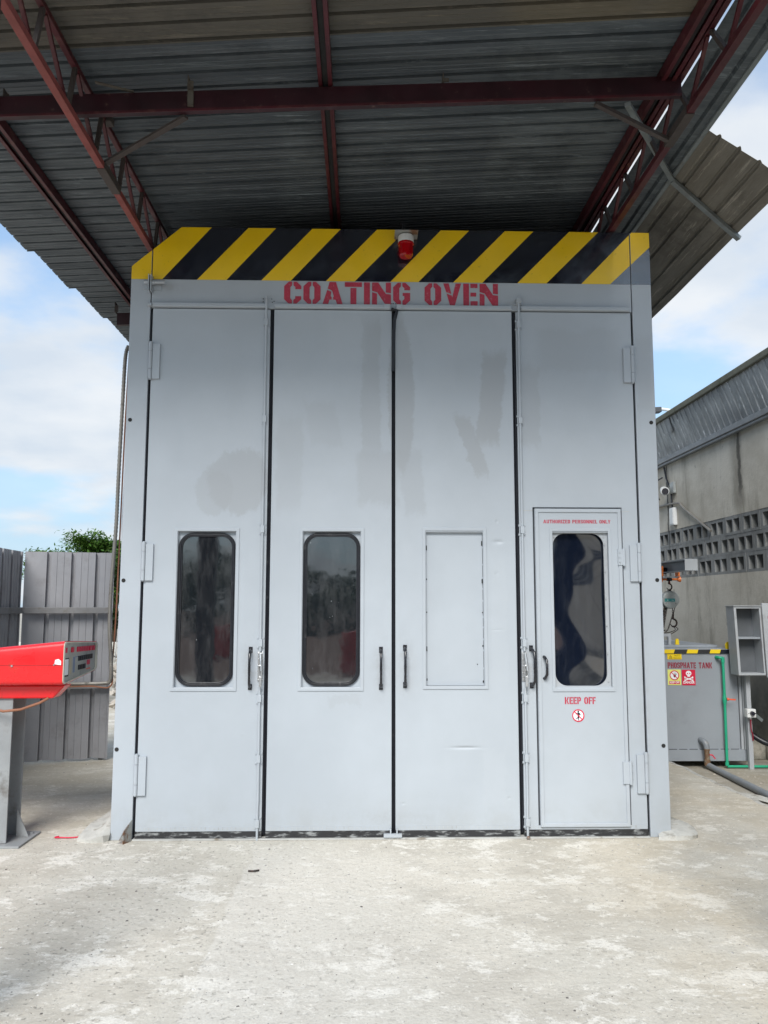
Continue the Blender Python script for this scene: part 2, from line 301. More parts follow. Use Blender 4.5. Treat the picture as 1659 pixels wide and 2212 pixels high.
# ================================================================== mesh builder
def frame_of(d,up=Vector((0,0,1))):
    d=d.normalized()
    if abs(d.dot(up))>.98: up=Vector((1,0,0)) if abs(d.x)<.9 else Vector((0,1,0))
    a=up.cross(d).normalized(); b=d.cross(a); return a,b
class MB:
    def __init__(s): s.v=[]; s.f=[]; s.m=[]; s.cur=0
    def add(s,vs,fs):
        o=len(s.v); s.v+= [Vector(v) for v in vs]
        for f in fs: s.f.append([i+o for i in f]); s.m.append(s.cur)
        return s
    def box(s,x0,x1,y0,y1,z0,z1):
        return s.add([(x,y,z) for z in (z0,z1) for y in (y0,y1) for x in (x0,x1)],[(0,2,3,1),(4,5,7,6),(0,1,5,4),(2,6,7,3),(0,4,6,2),(1,3,7,5)])
    def hexa(s,p):  # 8 corners: 0-3 bottom ring, 4-7 top ring
        return s.add(p,[(3,2,1,0),(4,5,6,7),(0,1,5,4),(1,2,6,5),(2,3,7,6),(3,0,4,7)])
    def bar(s,a,b,w,h,up=Vector((0,0,1))):
        a=Vector(a); b=Vector(b); x,y=frame_of(b-a,up); p=[]
        for q in (a,b):
            p+=[q-x*w/2-y*h/2,q+x*w/2-y*h/2,q+x*w/2+y*h/2,q-x*w/2+y*h/2]
        return s.hexa(p)
    def tube(s,pts,r,n=10,caps=True):
        pts=[Vector(p) for p in pts]; rs=r if isinstance(r,(list,tuple)) else [r]*len(pts); o=len(s.v); ring=[]; up=None
        for i,p in enumerate(pts):
            d=(pts[min(i+1,len(pts)-1)]-pts[max(i-1,0)]).normalized()
            if up is None: a,b=frame_of(d)
            else:
                a=(up-d*up.dot(d)).normalized(); b=d.cross(a)
            up=a
            for k in range(n):
                t=2*math.pi*k/n; s.v.append(p+(a*math.cos(t)+b*math.sin(t))*rs[i])
        for i in range(len(pts)-1):
            for k in range(n):
                s.f.append([o+i*n+k,o+i*n+(k+1)%n,o+(i+1)*n+(k+1)%n,o+(i+1)*n+k]); s.m.append(s.cur)
        if caps:
            s.f.append([o+k for k in range(n)][::-1]); s.m.append(s.cur)
            s.f.append([o+(len(pts)-1)*n+k for k in range(n)]); s.m.append(s.cur)
        return s
    def prism(s,poly,y0,y1):   # poly in XZ, extruded along Y
        n=len(poly); vs=[(x,y0,z) for x,z in poly]+[(x,y1,z) for x,z in poly]
        return s.add(vs,[list(range(n)),list(range(2*n-1,n-1,-1))]+[[i,n+i,n+(i+1)%n,(i+1)%n] for i in range(n)])
    def flat(s,poly,y):        # a painted shape on a plane of constant y
        return s.add([(x,y,z) for x,z in poly],[list(range(len(poly)))])
    def ring(s,o1,o2,y0,y1):   # two same-length outlines (XZ); o1 outer, o2 inner
        n=len(o1); vs=[(x,y0,z) for x,z in o1]+[(x,y0,z) for x,z in o2]+[(x,y1,z) for x,z in o1]+[(x,y1,z) for x,z in o2]; f=[]
        for i in range(n):
            j=(i+1)%n; f+=[[i,j,n+j,n+i],[2*n+i,3*n+i,3*n+j,2*n+j],[i,2*n+i,2*n+j,j],[n+i,n+j,3*n+j,3*n+i]]
        return s.add(vs,f)
    def holed(s,x0,x1,z0,z1,hx0,hx1,hz0,hz1,y0,y1):
        return s.ring([(x0,z0),(x1,z0),(x1,z1),(x0,z1)],[(hx0,hz0),(hx1,hz0),(hx1,hz1),(hx0,hz1)],y0,y1)
    def sphere(s,c,r,n=10,m=7,sc=(1,1,1)):
        o=[]; c=Vector(c)
        for i in range(m+1):
            t=math.pi*i/m
            for k in range(n):
                a=2*math.pi*k/n; o.append(c+Vector((math.sin(t)*math.cos(a)*sc[0],math.sin(t)*math.sin(a)*sc[1],math.cos(t)*sc[2]))*r)
        return s.add(o,[[i*n+k,(i+1)*n+k,(i+1)*n+(k+1)%n,i*n+(k+1)%n] for i in range(m) for k in range(n)])
    def build(s,name,mat,parent=None,bevel=0,smooth=False,xf=None):
        off=Vector((0,0,0)); p=parent
        while p: off+=p.location; p=p.parent
        me=bpy.data.meshes.new(name)
        vs=[(xf@v if xf else v)-off for v in s.v]
        me.from_pydata([tuple(v) for v in vs],[],s.f)
        for m in (mat if isinstance(mat,(list,tuple)) else [mat]): me.materials.append(M[m])
        for i,pl in enumerate(me.polygons):
            pl.material_index=s.m[i]; pl.use_smooth=smooth
        me.validate(); me.update()
        o=bpy.data.objects.new(name,me); COL.objects.link(o)
        if parent: o.parent=parent
        if smooth:
            try: me.set_sharp_from_angle(angle=R_(40))
            except Exception: pass
        if bevel:
            b=o.modifiers.new('bevel','BEVEL'); b.width=bevel; b.segments=2; b.limit_method='ANGLE'; b.angle_limit=R_(40)
        return o
def thing(name,loc,label,cat,group=None):
    o=bpy.data.objects.new(name,None); o.location=loc; o.empty_display_size=.2; COL.objects.link(o)
    o['label']=label; o['category']=cat
    if group: o['group']=group
    return o
def tag(o,label=None,cat=None,group=None,kind=None):
    if label: o['label']=label
    if cat: o['category']=cat
    if group: o['group']=group
    if kind: o['kind']=kind
    return o
def rrect(cx,cz,w,h,r,n=8):
    p=[]
    for qx,qz,a in ((1,-1,-90),(1,1,0),(-1,1,90),(-1,-1,180)):
        for k in range(n+1):
            t=R_(a+90*k/n); p.append((cx+qx*(w/2-r)+r*math.cos(t),cz+qz*(h/2-r)+r*math.sin(t)))
    return p
def circle(cx,cz,r,n=24): return [(cx+r*math.cos(2*math.pi*k/n),cz+r*math.sin(2*math.pi*k/n)) for k in range(n)]

# ------------------------------------------------------------------ stencil alphabet (unit cap height)
def rc(a,b,c,d): return [(a,b),(c,b),(c,d),(a,d)]
def mirx(p,w): return [(w-x,y) for x,y in p][::-1]
OL=[(.33,0),(.2,0),(0,.2),(0,.8),(.2,1),(.33,1),(.33,.83),(.26,.75),(.26,.25),(.33,.17)]
CT=[(.39,1),(.52,1),(.72,.8),(.72,.66),(.47,.66),(.47,.76),(.39,.83)]
ST=rc(0,0,.25,1)
S1=[(.31,1),(.18,1),(0,.84),(0,.58),(.1,.48),(.31,.40),(.31,.58),(.25,.62),(.25,.78),(.31,.82)]
S2=[(.37,1),(.5,1),(.68,.86),(.68,.68),(.44,.68),(.44,.8),(.37,.82)]
rot=lambda p:[(.68-x,1-y) for x,y in p]
GL={'O':(.72,[OL,mirx(OL,.72)]),'C':(.72,[OL,CT,[(x,1-y) for x,y in CT][::-1]]),
'G':(.72,[OL,CT,[(.39,0),(.52,0),(.72,.2),(.72,.54),(.40,.54),(.40,.40),(.47,.40),(.47,.26),(.39,.17)]]),
'A':(.84,[[(0,0),(.23,0),(.29,.2),(.38,.2),(.38,.32),(.33,.36),(.37,.56),(.19,.64)],[(.21,.71),(.40,.60),(.47,.34),(.44,.32),(.44,.2),(.55,.2),(.61,0),(.84,0),(.56,1),(.29,1)]]),
'T':(.72,[rc(0,.79,.72,1),rc(.24,0,.49,.74)]),'I':(.25,[ST]),
'N':(.80,[[(0,0),(.21,0),(.21,.50),(0,.56)],[(0,.62),(.22,.55),(.56,0),(.80,0),(.80,.46),(.58,.49),(.26,1),(0,1)],[(.58,.55),(.80,.52),(.80,1),(.58,1)]]),
'V':(.78,[[(0,1),(.24,1),(.35,.52),(.13,.6)],[(.145,.53),(.37,.45),(.39,.36),(.54,1),(.78,1),(.5,0),(.29,0)]]),
'E':(.62,[ST,rc(.31,.8,.62,1),rc(.31,.41,.56,.59),rc(.31,0,.62,.2)]),
'F':(.60,[ST,rc(.31,.8,.6,1),rc(.31,.40,.55,.58)]),'L':(.60,[ST,rc(.31,0,.6,.2)]),
'K':(.76,[ST,[(.31,.44),(.52,0),(.76,0),(.5,.5),(.76,1),(.52,1),(.31,.56)]]),
'P':(.68,[ST,[(.31,.38),(.5,.38),(.68,.54),(.68,.86),(.5,1),(.31,1),(.31,.83),(.43,.78),(.43,.6),(.31,.55)]]),
'R':(.72,[ST,[(.31,.42),(.37,.42),(.48,0),(.73,0),(.6,.44),(.68,.56),(.68,.86),(.5,1),(.31,1),(.31,.83),(.43,.78),(.43,.62),(.31,.57)]]),
'H':(.72,[ST,rc(.25,.41,.41,.59),rc(.47,0,.72,1)]),'S':(.68,[S1,S2,rot(S1),rot(S2)]),
'D':(.70,[ST,[(.31,0),(.5,0),(.7,.18),(.7,.82),(.5,1),(.31,1),(.31,.82),(.44,.76),(.44,.24),(.31,.18)]]),
'U':(.72,[[(0,1),(0,.2),(.2,0),(.33,0),(.33,.17),(.25,.25),(.25,1)],mirx([(0,1),(0,.2),(.2,0),(.33,0),(.33,.17),(.25,.25),(.25,1)],.72)]),
'Z':(.66,[[(.16,.5),(.4,.5),(.66,.82),(.66,1),(0,1),(0,.8),(.38,.8)],[(0,0),(.66,0),(.66,.2),(.27,.2),(.42,.44),(.18,.44),(0,.18)]]),
'Y':(.74,[[(0,1),(.22,.44),(.34,.44),(.34,.72),(.24,1)],[(.40,.44),(.52,.44),(.74,1),(.5,1),(.40,.72)],rc(.25,0,.49,.38)])}
def stencil(mb,text,x0,x1,z0,z1,y,gap=.12,space=.42,skew=0):
    tot=sum((GL[c][0]+gap) if c!=' ' else space for c in text)-gap
    k=(x1-x0)/tot; h=z1-z0; x=0
    for c in text:
        if c==' ': x+=space; continue
        wd,ps=GL[c]
        for p in ps: mb.flat([(x0+(x+a)*k,z0+b*h+skew*(x+a)*k) for a,b in p],y)
        x+=wd+gap
    return mb
def textmesh(name,text,xc,zc,size,y,mat,parent,sx=1.0,align='CENTER',bold=0):
    cu=bpy.data.curves.new(name+'_curve','FONT'); cu.body=text; cu.size=size; cu.align_x=align; cu.align_y='CENTER'; cu.offset=bold; cu.resolution_u=3
    tmp=bpy.data.objects.new('tmp_text',cu); COL.objects.link(tmp)
    me=bpy.data.meshes.new_from_object(tmp.evaluated_get(bpy.context.evaluated_depsgraph_get()))
    bpy.data.objects.remove(tmp)
    mb=MB(); mb.add([(xc+v.co.x*sx,y,zc+v.co.y) for v in me.vertices],[list(p.vertices) for p in me.polygons])
    return mb.build(name,mat,parent)

# ================================================================== SETTING: ground
def sheet(name,x0,x1,y0,y1,z,mat,nx=1,ny=1):
    mb=MB(); vs=[(x0+(x1-x0)*i/nx,y0+(y1-y0)*j/ny,z) for j in range(ny+1) for i in range(nx+1)]
    mb.add(vs,[(j*(nx+1)+i,j*(nx+1)+i+1,(j+1)*(nx+1)+i+1,(j+1)*(nx+1)+i) for j in range(ny) for i in range(nx)])
    return mb.build(name,mat)
g=sheet('ground',-400,400,-400,400,-.055,'concretelow'); tag(g,kind='structure')
# cast slab the oven stands on; its right edge is a ragged step down towards the tank
mb=MB(); pts=[(-60,-60),(60,-60)]
edge=[(60,-4.2),(6,-3.0),(3.2,-.6),(2.72,.30)]
yy=.30
while yy<2.6:
    yy+=.13; edge.append((2.70-.045*(yy-.3)+random.uniform(-.02,.02),yy))
poly=pts+edge+[(2.55,6.5),(-60,6.5)]
n=len(poly); mb.add([(x,y,0) for x,y in poly]+[(x+.01,y,-.06) for x,y in poly],[list(range(n))]+[[i,n+i,n+(i+1)%n,(i+1)%n] for i in range(n)])
slab=mb.build('concrete_slab','concrete'); tag(slab,kind='structure')

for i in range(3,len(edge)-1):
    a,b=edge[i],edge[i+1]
    q=MB().hexa([(a[0]-.028,a[1],.0),(a[0]+.018,a[1],-.06),(b[0]+.018,b[1],-.06),(b[0]-.028,b[1],.0),(a[0]-.022,a[1],.004),(a[0]+.006,a[1],.002),(b[0]+.006,b[1],.002),(b[0]-.022,b[1],.004)]).build('edge_highlight','mortar',slab)  # paler strip along the step: an edge highlight put in as colour
# ================================================================== COATING OVEN
OV=thing('coating_oven',(0,2.4,0),'tall pale grey coating oven with four folding doors under the canopy','industrial oven')
TOP=3.857; CH=[(-1.70,3.587),(-1.384,TOP)]
LX=[(-1.553,-.797),(-.772,-.012),(.012,.770),(.797,1.553)]
# body behind the doors (with the cut corner), side walls
MB().prism([(-1.695,0),(1.695,0),(1.695,3.85),(-1.38,3.85),(-1.695,3.58)],.10,4.8).build('body','paint',OV,bevel=.004)
# jambs
mb=MB(); mb.prism([(-1.70,0),(-1.571,0),(-1.571,3.6972),(-1.70,3.587)],0,.10); mb.build('left_jamb','paint',OV,bevel=.003)
mb=MB(); mb.box(1.567,1.695,0,.10,.0,TOP); mb.build('right_jamb','paint',OV,bevel=.003)
mb=MB(); mb.prism([(-1.565,3.312),(1.561,3.312),(1.561,TOP),(-1.384,TOP),(-1.565,3.7025)],0,.10); mb.build('header_panel','paint',OV,bevel=.002)
mb=MB()
for a,b in LX: pass
mb.box(-1.552,-.812,-.028,0,3.311,3.337).box(-.770,-.065,-.028,0,3.311,3.337).box(-.066,-.02,-.034,0,3.309,3.339).box(.018,.768,-.028,0,3.311,3.337).box(.018,.06,-.032,0,3.309,3.339).box(.83,1.545,-.028,0,3.311,3.337)
mb.box(-1.585,-1.556,-.03,0,3.314,3.334)
mb.build('drip_rail','paint',OV,bevel=.004)
# seals
mb=MB()
for x,hw in ((-1.562,.009),(-.785,.0125),(0,.012),(.7835,.0135),(1.56,.007)):
    mb.box(x-hw,x+hw,.030,.10,.02,3.312)
    for s in (-1,1):
        pts=[]; z=.03
        while z<3.30:
            pts.append((x+s*hw*.52+random.uniform(-.0012,.0012),.020+random.uniform(-.003,.003),z)); z+=.22
        pts.append((x+s*hw*.3,.015,3.30)); mb.tube(pts,hw*.52,6)
mb.build('door_seal','rubber',OV,smooth=True)
mb=MB(); mb.tube([(-.003,-.004,2.9),(.002,-.006,3.16),(.006,-.010,3.24),(.022,-.014,3.30),(-.014,-.012,3.312)],.011,8); mb.build('loose_seal_end','rubber',OV,smooth=True)
# bottom rubber and sill
for a,b in LX: MB().box(a,b,-.002,.03,.010,.0495).build('bottom_seal','rubberdusty',OV)
MB().box(-1.565,1.56,-.022,.05,.0005,.009).build('sill','sill',OV,bevel=.002)
# --- striped band painted on header and jambs
sl=.27*1.0
def clip_x(poly,xa,xb):
    def cut(p,f,inside):
        o=[]
        for i in range(len(p)):
            a,b=p[i],p[(i+1)%len(p)]; fa,fb=f(a),f(b)
            if fa>=0: o.append(a)
            if (fa>=0)!=(fb>=0):
                t=fa/(fa-fb); o.append((a[0]+(b[0]-a[0])*t,a[1]+(b[1]-a[1])*t))
        return o
    poly=cut(poly,lambda q:q[0]-xa,0)
    if poly: poly=cut(poly,lambda q:xb-q[0],0)
    # cut corner of the left end
    if poly: poly=cut(poly,lambda q:(3.587+(q[0]+1.70)*(3.857-3.587)/.316)-q[1],0)
    return poly
Z0,Z1=3.500,3.8565
# (bottom-left x, bottom-right x, top-left x, top-right x) of each yellow stripe, metres
YS=[(-1.76,-1.501,-1.50,-1.19),(-1.276,-1.086,-.95,-.77),(-.86,-.669,-.532,-.347),(-.44,-.253,-.108,.013),(-.020,.163,.312,.499),(.391,.582,.736,.924),(.812,1.004,1.162,1.356),(1.235,1.425,1.577,1.80)]
def band(parent,xa,xb,nm):
    m1=MB(); m2=MB(); prev=(-2.3,-2.0)
    for i,(a,b,c,d) in enumerate(YS):
        p=clip_x([(a,Z0),(b,Z0),(d,Z1),(c,Z1)],xa,xb)
        if i==3: p=clip_x([(a,Z0),(b,Z0),(.013,Z0+.282),(.013,Z1),(c,Z1)],xa,xb)
        if len(p)>2: MB().flat(p,-.0022).build('yellow_stripe','yellow',parent)
        q=clip_x([(b,Z0),(YS[i+1][0],Z0),(YS[i+1][2],Z1),(d,Z1)] if i<7 else [(b,Z0),(2.2,Z0),(2.2,Z1),(d,Z1)],xa,xb)
        if i==3: q=clip_x([(b,Z0),(-.020,Z0),(.312,Z1),(.013,Z1),(.013,Z0+.282)],xa,xb)
        if len(q)>2: MB().flat(q,-.0022).build('black_stripe','stripeblack',parent)
for a,b in ((-1.699,-1.572),(-1.564,1.560),(1.568,1.694)): band(OV,a,b,'')
o=stencil(MB(),'COATING',-.711,.109,3.345,3.494,-.0026,gap=.09).build('title_word','crimson',OV); o['label']='crimson stencilled word COATING'
o=stencil(MB(),'OVEN',.203,.684,3.345,3.493,-.0026,gap=.09).build('title_word','crimson',OV); o['label']='crimson stencilled word OVEN'
# --- jamb holes
def disc(mb,x,z,r,y): return mb.flat(circle(x,z,r,16),y)
for x,z in ((-1.674,2.570),(-1.677,1.553),(-1.680,.531),(1.664,2.575),(1.665,1.562),(1.666,.543)): MB().ring(circle(x,z,.0125,18),circle(x,z,.0105,18),-.002,.0).flat(circle(x,z,.0106,18),-.0012).build('jamb_hole','bkdark',OV)
# --- door leaves
def hinge(parent,x,z0,z1,side,plate=.045,mat='paint',r=.0125,nm='hinge'):
    mb=MB(); h=z1-z0
    for a,b in ((0,.26),(.27,.75),(.76,1)): mb.tube([(x,-.012,z0+h*a),(x,-.012,z0+h*b)],r,12)
    mb.box(min(x+side*.014,x+side*(.014+plate)),max(x+side*.014,x+side*(.014+plate)),-.016,0,z0,z1-.012)
    mb.tube([(x,-.012,z0-.006),(x,-.012,z1+.004)],r*.6,8)
    return mb.build(nm,mat,parent,smooth=True)
def handle(parent,x,z0,z1,bulge=0):
    mb=MB(); h=z1-z0; pw=.012
    for zc,s in ((z0+.018,1),(z1-.018,-1)): mb.box(x-pw,x+pw,-.004,0,zc-.018,zc+.018)
    xb=x+bulge
    pts=[(x,-.004,z1-.022),(x+bulge*.3,-.028,z1-.026),(xb,-.046,z1-.045),(xb,-.052,z1-.09),(xb,-.052,(z0+z1)/2),(xb,-.052,z0+.09),(xb,-.046,z0+.045),(x+bulge*.3,-.028,z0+.024),(x,-.004,z0+.018)]
    mb.tube(pts,[.0105,.0095,.0085,.0075,.0085,.0075,.0085,.0095,.0105],10)
    return mb.build('handle','black',parent,smooth=True)
def rod(parent,x,dx,ztop):
    mb=MB(); xs=x+dx
    mb.tube([(x,-.016,.0),(x,-.016,.19),(x+.002,-.016,.23),(x,-.016,.90)],.0075,10).tube([(x,-.016,1.12),(x,-.016,3.2),(x,-.02,3.24),(x,-.026,3.26),(x,-.026,ztop)],.0075,10)
    mb.build('locking_rod','paint',parent,smooth=True)
    for z in (3.215,2.58,1.875,1.170,.835,.475,.095):
        b=MB(); b.box(x-.0115,x+.0115,-.026,0,z-.022,z+.022).box(x-.022,x+.022,-.004,0,z-.036,z-.022).box(x-.022,x+.022,-.004,0,z+.022,z+.036)
        for sx in (-1,1):
            for sz in (-1,1): b.tube([(x+sx*.017,-.007,z+sz*.030),(x+sx*.017,0,z+sz*.030)],.0035,6)
        b.build('rod_guide','paint',parent,bevel=.001)
    s=1 if dx>0 else 1
    b=MB(); b.box(x-.016,x+.015,-.006,0,.935,1.115).box(x-.006,x+.018,-.03,-.006,1.0,1.03)
    for z in (.945,.985,1.03,1.07,1.105): b.tube([(x-.011,-.009,z),(x-.011,0,z)],.004,6).tube([(x+.011,-.009,z),(x+.011,0,z)],.004,6)
    b.tube([(x+.002,-.026,1.105),(x+.006,-.035,1.06),(x+.012,-.044,1.0)],[.009,.0085,.007],8)
    b.ring(rrect(x+.004,1.0,.024,.075,.010,4),rrect(x+.004,1.0,.013,.06,.006,4),-.046,-.036)
    b.box(x-.002,x+.014,-.046,-.034,.905,.965)
    b.build('cam_lever','chrome',parent,bevel=.0015)
def window(parent,cx,z0=.877,z1=1.882,kind='glass',w=.405):
    cz=(z0+z1)/2; h=z1-z0
    MB().holed(cx-w/2,cx+w/2,z0,z1,cx-w/2+.019,cx+w/2-.019,z0+.020,z1-.020,-.006,.0).build('window_trim','paint',parent,bevel=.002)
    iw,ih=w-.038,h-.040
    if kind=='blank':
        MB().box(cx-iw/2,cx+iw/2,.024,.036,z0+.02,z1-.02).build('blanking_plate','paint',parent)
        b=MB()
        for sx in (-1,1):
            for k in range(5): b.tube([(cx+sx*(iw/2-.008),.019,z0+.05+k*.21+random.uniform(-.03,.03)),(cx+sx*(iw/2-.008),.024,z0+.05+k*.21)],.0035,6)
        b.tube([(cx+.14,.02,z0+.15),(cx+.14,.025,z0+.15)],.0035,6)
        z=z0+.03
        while z<z1-.1:
            l=random.uniform(.05,.1); b.box(cx+iw/2-.005,cx+iw/2-.0025,.0215,.0239,z,z+l); z+=l+.012
        tag(b.build('screw','bkdark',parent),kind='stuff')
        return
    if kind=='glass':
        o=rrect(cx,cz,iw-.012,ih-.018,.088); 
        MB().ring([(cx-iw/2 if x<cx else cx+iw/2, cz-ih/2 if z<cz else cz+ih/2) for x,z in o],rrect(cx,cz,iw-.035,ih-.04,.08),.028,.04).build('window_plate','paint',parent)
        g=MB()
        for k,(d,y) in enumerate(((0,.014),(.0085,.010),(.017,.014))):
            a=rrect(cx,cz,iw-.010-2*d,ih-.016-2*d,.092-d); b_=rrect(cx,cz,iw-.010-2*d-.015,ih-.016-2*d-.015,.0845-d); g.ring(a,b_,y,.035)
        g.ring(rrect(cx,cz,iw-.012,ih-.018,.09),rrect(cx,cz,iw-.058,ih-.064,.066),.019,.036)
        g.build('window_gasket','rubber',parent,bevel=.002)
        MB().flat(rrect(cx,cz,iw-.050,ih-.056,.07),.024).build('glass_pane','glass',parent)
    else:
        o=rrect(cx-.008,cz,iw-.03,ih-.025,.075)
        MB().ring([(cx-iw/2 if x<cx-.008 else cx+iw/2, cz-ih/2 if z<cz else cz+ih/2) for x,z in o],o,.012,.022).build('window_plate','tanklite',parent)
        # loosely fitted plastic sheet: bowed, with real waves that bend its reflections
        m=MB(); nx,nz=40,90; hw,hh=(iw-.02)/2,(ih-.015)/2
        def yf(u,v):
            X_=u*hw; Zz=v*hh
            wave=.018*(X_+.0)*math.sin(v*5.4+.9)+.0009*math.sin(v*9+1.9+u*2)
            bow=-.0012*(1-u*u)
            tilt=-.34*Zz*.0
            return .046+wave+bow*1.2+(-.42*X_ if u>.0 else 0)*.0
        vs=[]
        for j in range(nz+1):
            for i in range(nx+1):
                u=-1+2*i/nx; v=-1+2*j/nz; vs.append((cx-.008+u*hw,yf(u,v),cz+v*hh))
        m.add(vs,[(j*(nx+1)+i,j*(nx+1)+i+1,(j+1)*(nx+1)+i+1,(j+1)*(nx+1)+i) for j in range(nz) for i in range(nx)])
        m.build('plastic_pane','film',parent,smooth=True)
        b=MB()
        for k in range(6):
            b.tube([(cx+iw/2-.018,.006,z0+.06+k*.17),(cx+iw/2-.018,.012,z0+.06+k*.17)],.004,6)
        for sx in (-1,1): b.tube([(cx+sx*(iw/2-.02)-.004,.006,z1-.055),(cx+sx*(iw/2-.02)-.004,.012,z1-.055)],.004,6)
        tag(b.build('screw','chrome',parent),kind='stuff')
leaves=[]
T=.045
def leafpanel(x0,x1,hole):
    m=MB()
    if hole: m.holed(x0,x1,.05,3.306,*hole,0,T)
    else: m.box(x0,x1,0,T,.05,3.306)
    return m.build('door_leaf','paint',OV,bevel=.0025)
for i,(a,b) in enumerate(LX):
    cxw=(-1.168,-.387,.384,None)[i]
    if cxw is not None:
        hole=(cxw-.18,cxw+.18,.90,1.86)
    else: hole=(.884,1.453,.048+.012,2.021)
    lf=leafpanel(a,b,hole); leaves.append(lf)
    MB().box(a+.006,b-.006,-.0022,0,.050,.074).build('bottom_strip','paint',lf)
    s=MB(); x=a+.03
    while x<b-.03: s.box(x,x+.0016,-.0035,-.0022,.058,.074); x+=.026
    tag(s.build('stitch_rivet','sill',lf),kind='stuff')
window(leaves[0],-1.168); window(leaves[1],-.387,.877,1.884); window(leaves[2],.384,.887,1.889,'blank')
for z0,z1 in ((2.836,3.077),(1.553,1.792),(.262,.503)):
    hinge(leaves[0],-1.556,z0,z1,1); hinge(leaves[3],1.552,z0,z1,-1)
handle(leaves[0],-.882,.885,1.146); handle(leaves[1],-.078,.884,1.146); handle(leaves[2],.071,.895,1.158); handle(leaves[3],.856,.892,1.155,.012)
rod(leaves[0],-.821,0,3.385); rod(leaves[3],.813,.0,3.37)
MB().box(.797,.829,-.04,0,3.355,3.385).box(.785,.84,-.006,0,3.348,3.362).build('rod_keeper','paint',OV,bevel=.002)
# personnel door (set into the right-hand leaf)
PD=MB().holed(.8935,1.4445,.064,2.0125,1.001,1.359,.90,1.86,-.010,.03).build('personnel_door','paint',OV,bevel=.002)
MB().holed(.8965,1.4415,.067,2.0095,.917,1.421,.089,1.988,-.0175,-.010).build('edge_frame','paint',PD,bevel=.002)
window_parent=PD
_w=window(PD,1.180,.873,1.888,'film',.392)
for ch in PD.children:
    if ch.name.startswith('window_trim'): ch.location.y=-.010
handle(PD,.934,.934,1.107,.010)
b=MB(); b.box(1.415,1.446,-.024,-.012,1.655,1.755); b.tube([(1.453,-.020,1.65),(1.453,-.020,1.762)],.009,10)
for z in (1.675,1.705,1.735): b.tube([(1.424,-.030,z),(1.424,-.022,z)],.005,6)
b.build('hinge','paint',PD,smooth=True)
b=MB(); b.box(1.405,1.443,-.024,-.012,.32,.45); b.tube([(1.452,-.020,.315),(1.452,-.020,.455)],.009,10)
for z in (.35,.39,.43): b.tube([(1.468,-.008,z),(1.468,0,z)],.004,6)
b.build('hinge','paint',PD,smooth=True)
o=stencil(MB(),'AUTHORIZED PERSONNEL ONLY',.948,1.376,1.918,1.941,-.0112,gap=.13,space=.5).build('notice_lettering','crimson',PD); o['label']='red stencilled words AUTHORIZED PERSONNEL ONLY'
o=stencil(MB(),'KEEP OFF',1.058,1.250,.797,.840,-.0112,gap=.10,space=.5).build('keep_off_lettering','crimson',PD); o['label']='red stencilled words KEEP OFF'
def no_entry(parent,cx,cz,r,y,hand=False):
    MB().flat(circle(cx,cz,r,32),y).build('pictogram_disc','signwhite',parent)
    if not hand:
        k=r/1.0; f=MB(); P=lambda pts:f.flat([(cx+a*k,cz+b*k) for a,b in pts],y-.0006)
        P([(.02+.15*math.cos(t*.7854),.62+.15*math.sin(t*.7854)) for t in range(8)])
        P([(-.08,.46),(.16,.46),(.26,.30),(.16,-.12),(-.10,-.12)]); P([(-.08,-.12),(.10,-.12),(-.02,-.42),(-.34,-.62),(-.42,-.52),(-.18,-.36)])
        P([(.04,-.12),(.20,-.12),(.10,-.5),(.14,-.76),(-.02,-.78),(-.04,-.48)]); P([(-.08,.44),(-.04,.30),(-.48,.32),(-.5,.40)]); P([(.18,.42),(.28,.36),(.42,.05),(.34,.0),(.2,.2)])
        f.build('walking_figure','blackplain',parent)
    else:
        k=r; f=MB(); P=lambda pts:f.flat([(cx+a*k,cz+b*k) for a,b in pts],y-.0006)
        P([(-.22,.0),(.1,.12),(.32,.0),(.26,-.34),(.02,-.46),(-.14,-.30)])
        for a,l,x in ((115,.42,-.1),(98,.56,.0),(85,.60,.10),(70,.52,.2),(45,.4,.28)):
            t=R_(a); dx,dz=math.cos(t),math.sin(t); P([(x-.035*dz,.02+.035*dx),(x+.035*dz,.02-.035*dx),(x+.03*dz+dx*l,.02-.03*dx+dz*l),(x-.03*dz+dx*l,.02+.03*dx+dz*l)])
        f.build('hand_symbol','blackplain',parent)
    q=MB().ring(circle(cx,cz,r,32),circle(cx,cz,r*.82,32),y-.0016,y-.0010)
    t=R_(-45); dx,dz=math.cos(t),math.sin(t); w_=r*.08; l=r*.86
    q.flat([(cx-dx*l-dz*w_,cz-dz*l+dx*w_),(cx-dx*l+dz*w_,cz-dz*l-dx*w_),(cx+dx*l+dz*w_,cz+dz*l-dx*w_),(cx+dx*l-dz*w_,cz+dz*l+dx*w_)],y-.0013)
    q.build('prohibition_ring','signred',parent)
no_entry(PD,1.139,.728,.038,-.0112)
# leaf 4: small seam lines beside the personnel door, hold clip at centre foot, screw holes
MB().box(.80,.882,-.0015,0,1.998,2.002).box(1.455,1.50,-.0015,0,1.994,1.997).build('seam_line','sill',OV)
b=MB().box(-.060,.050,-.03,-.002,.014,.034).box(-.022,-.014,-.03,-.002,.034,.064).box(.016,.024,-.03,-.002,.034,.064); b.build('centre_foot_catch','paint',OV,bevel=.001)
b=MB()
for x,z in ((-.845,3.375),(-.845,3.355),(-.79,3.375),(-.01,3.352),(.0,3.352),(.015,3.352),(-.786,3.352),(-.775,3.36)): disc(b,x,z,.0035,-.0028)
b.build('screw_hole','bkdark',OV)
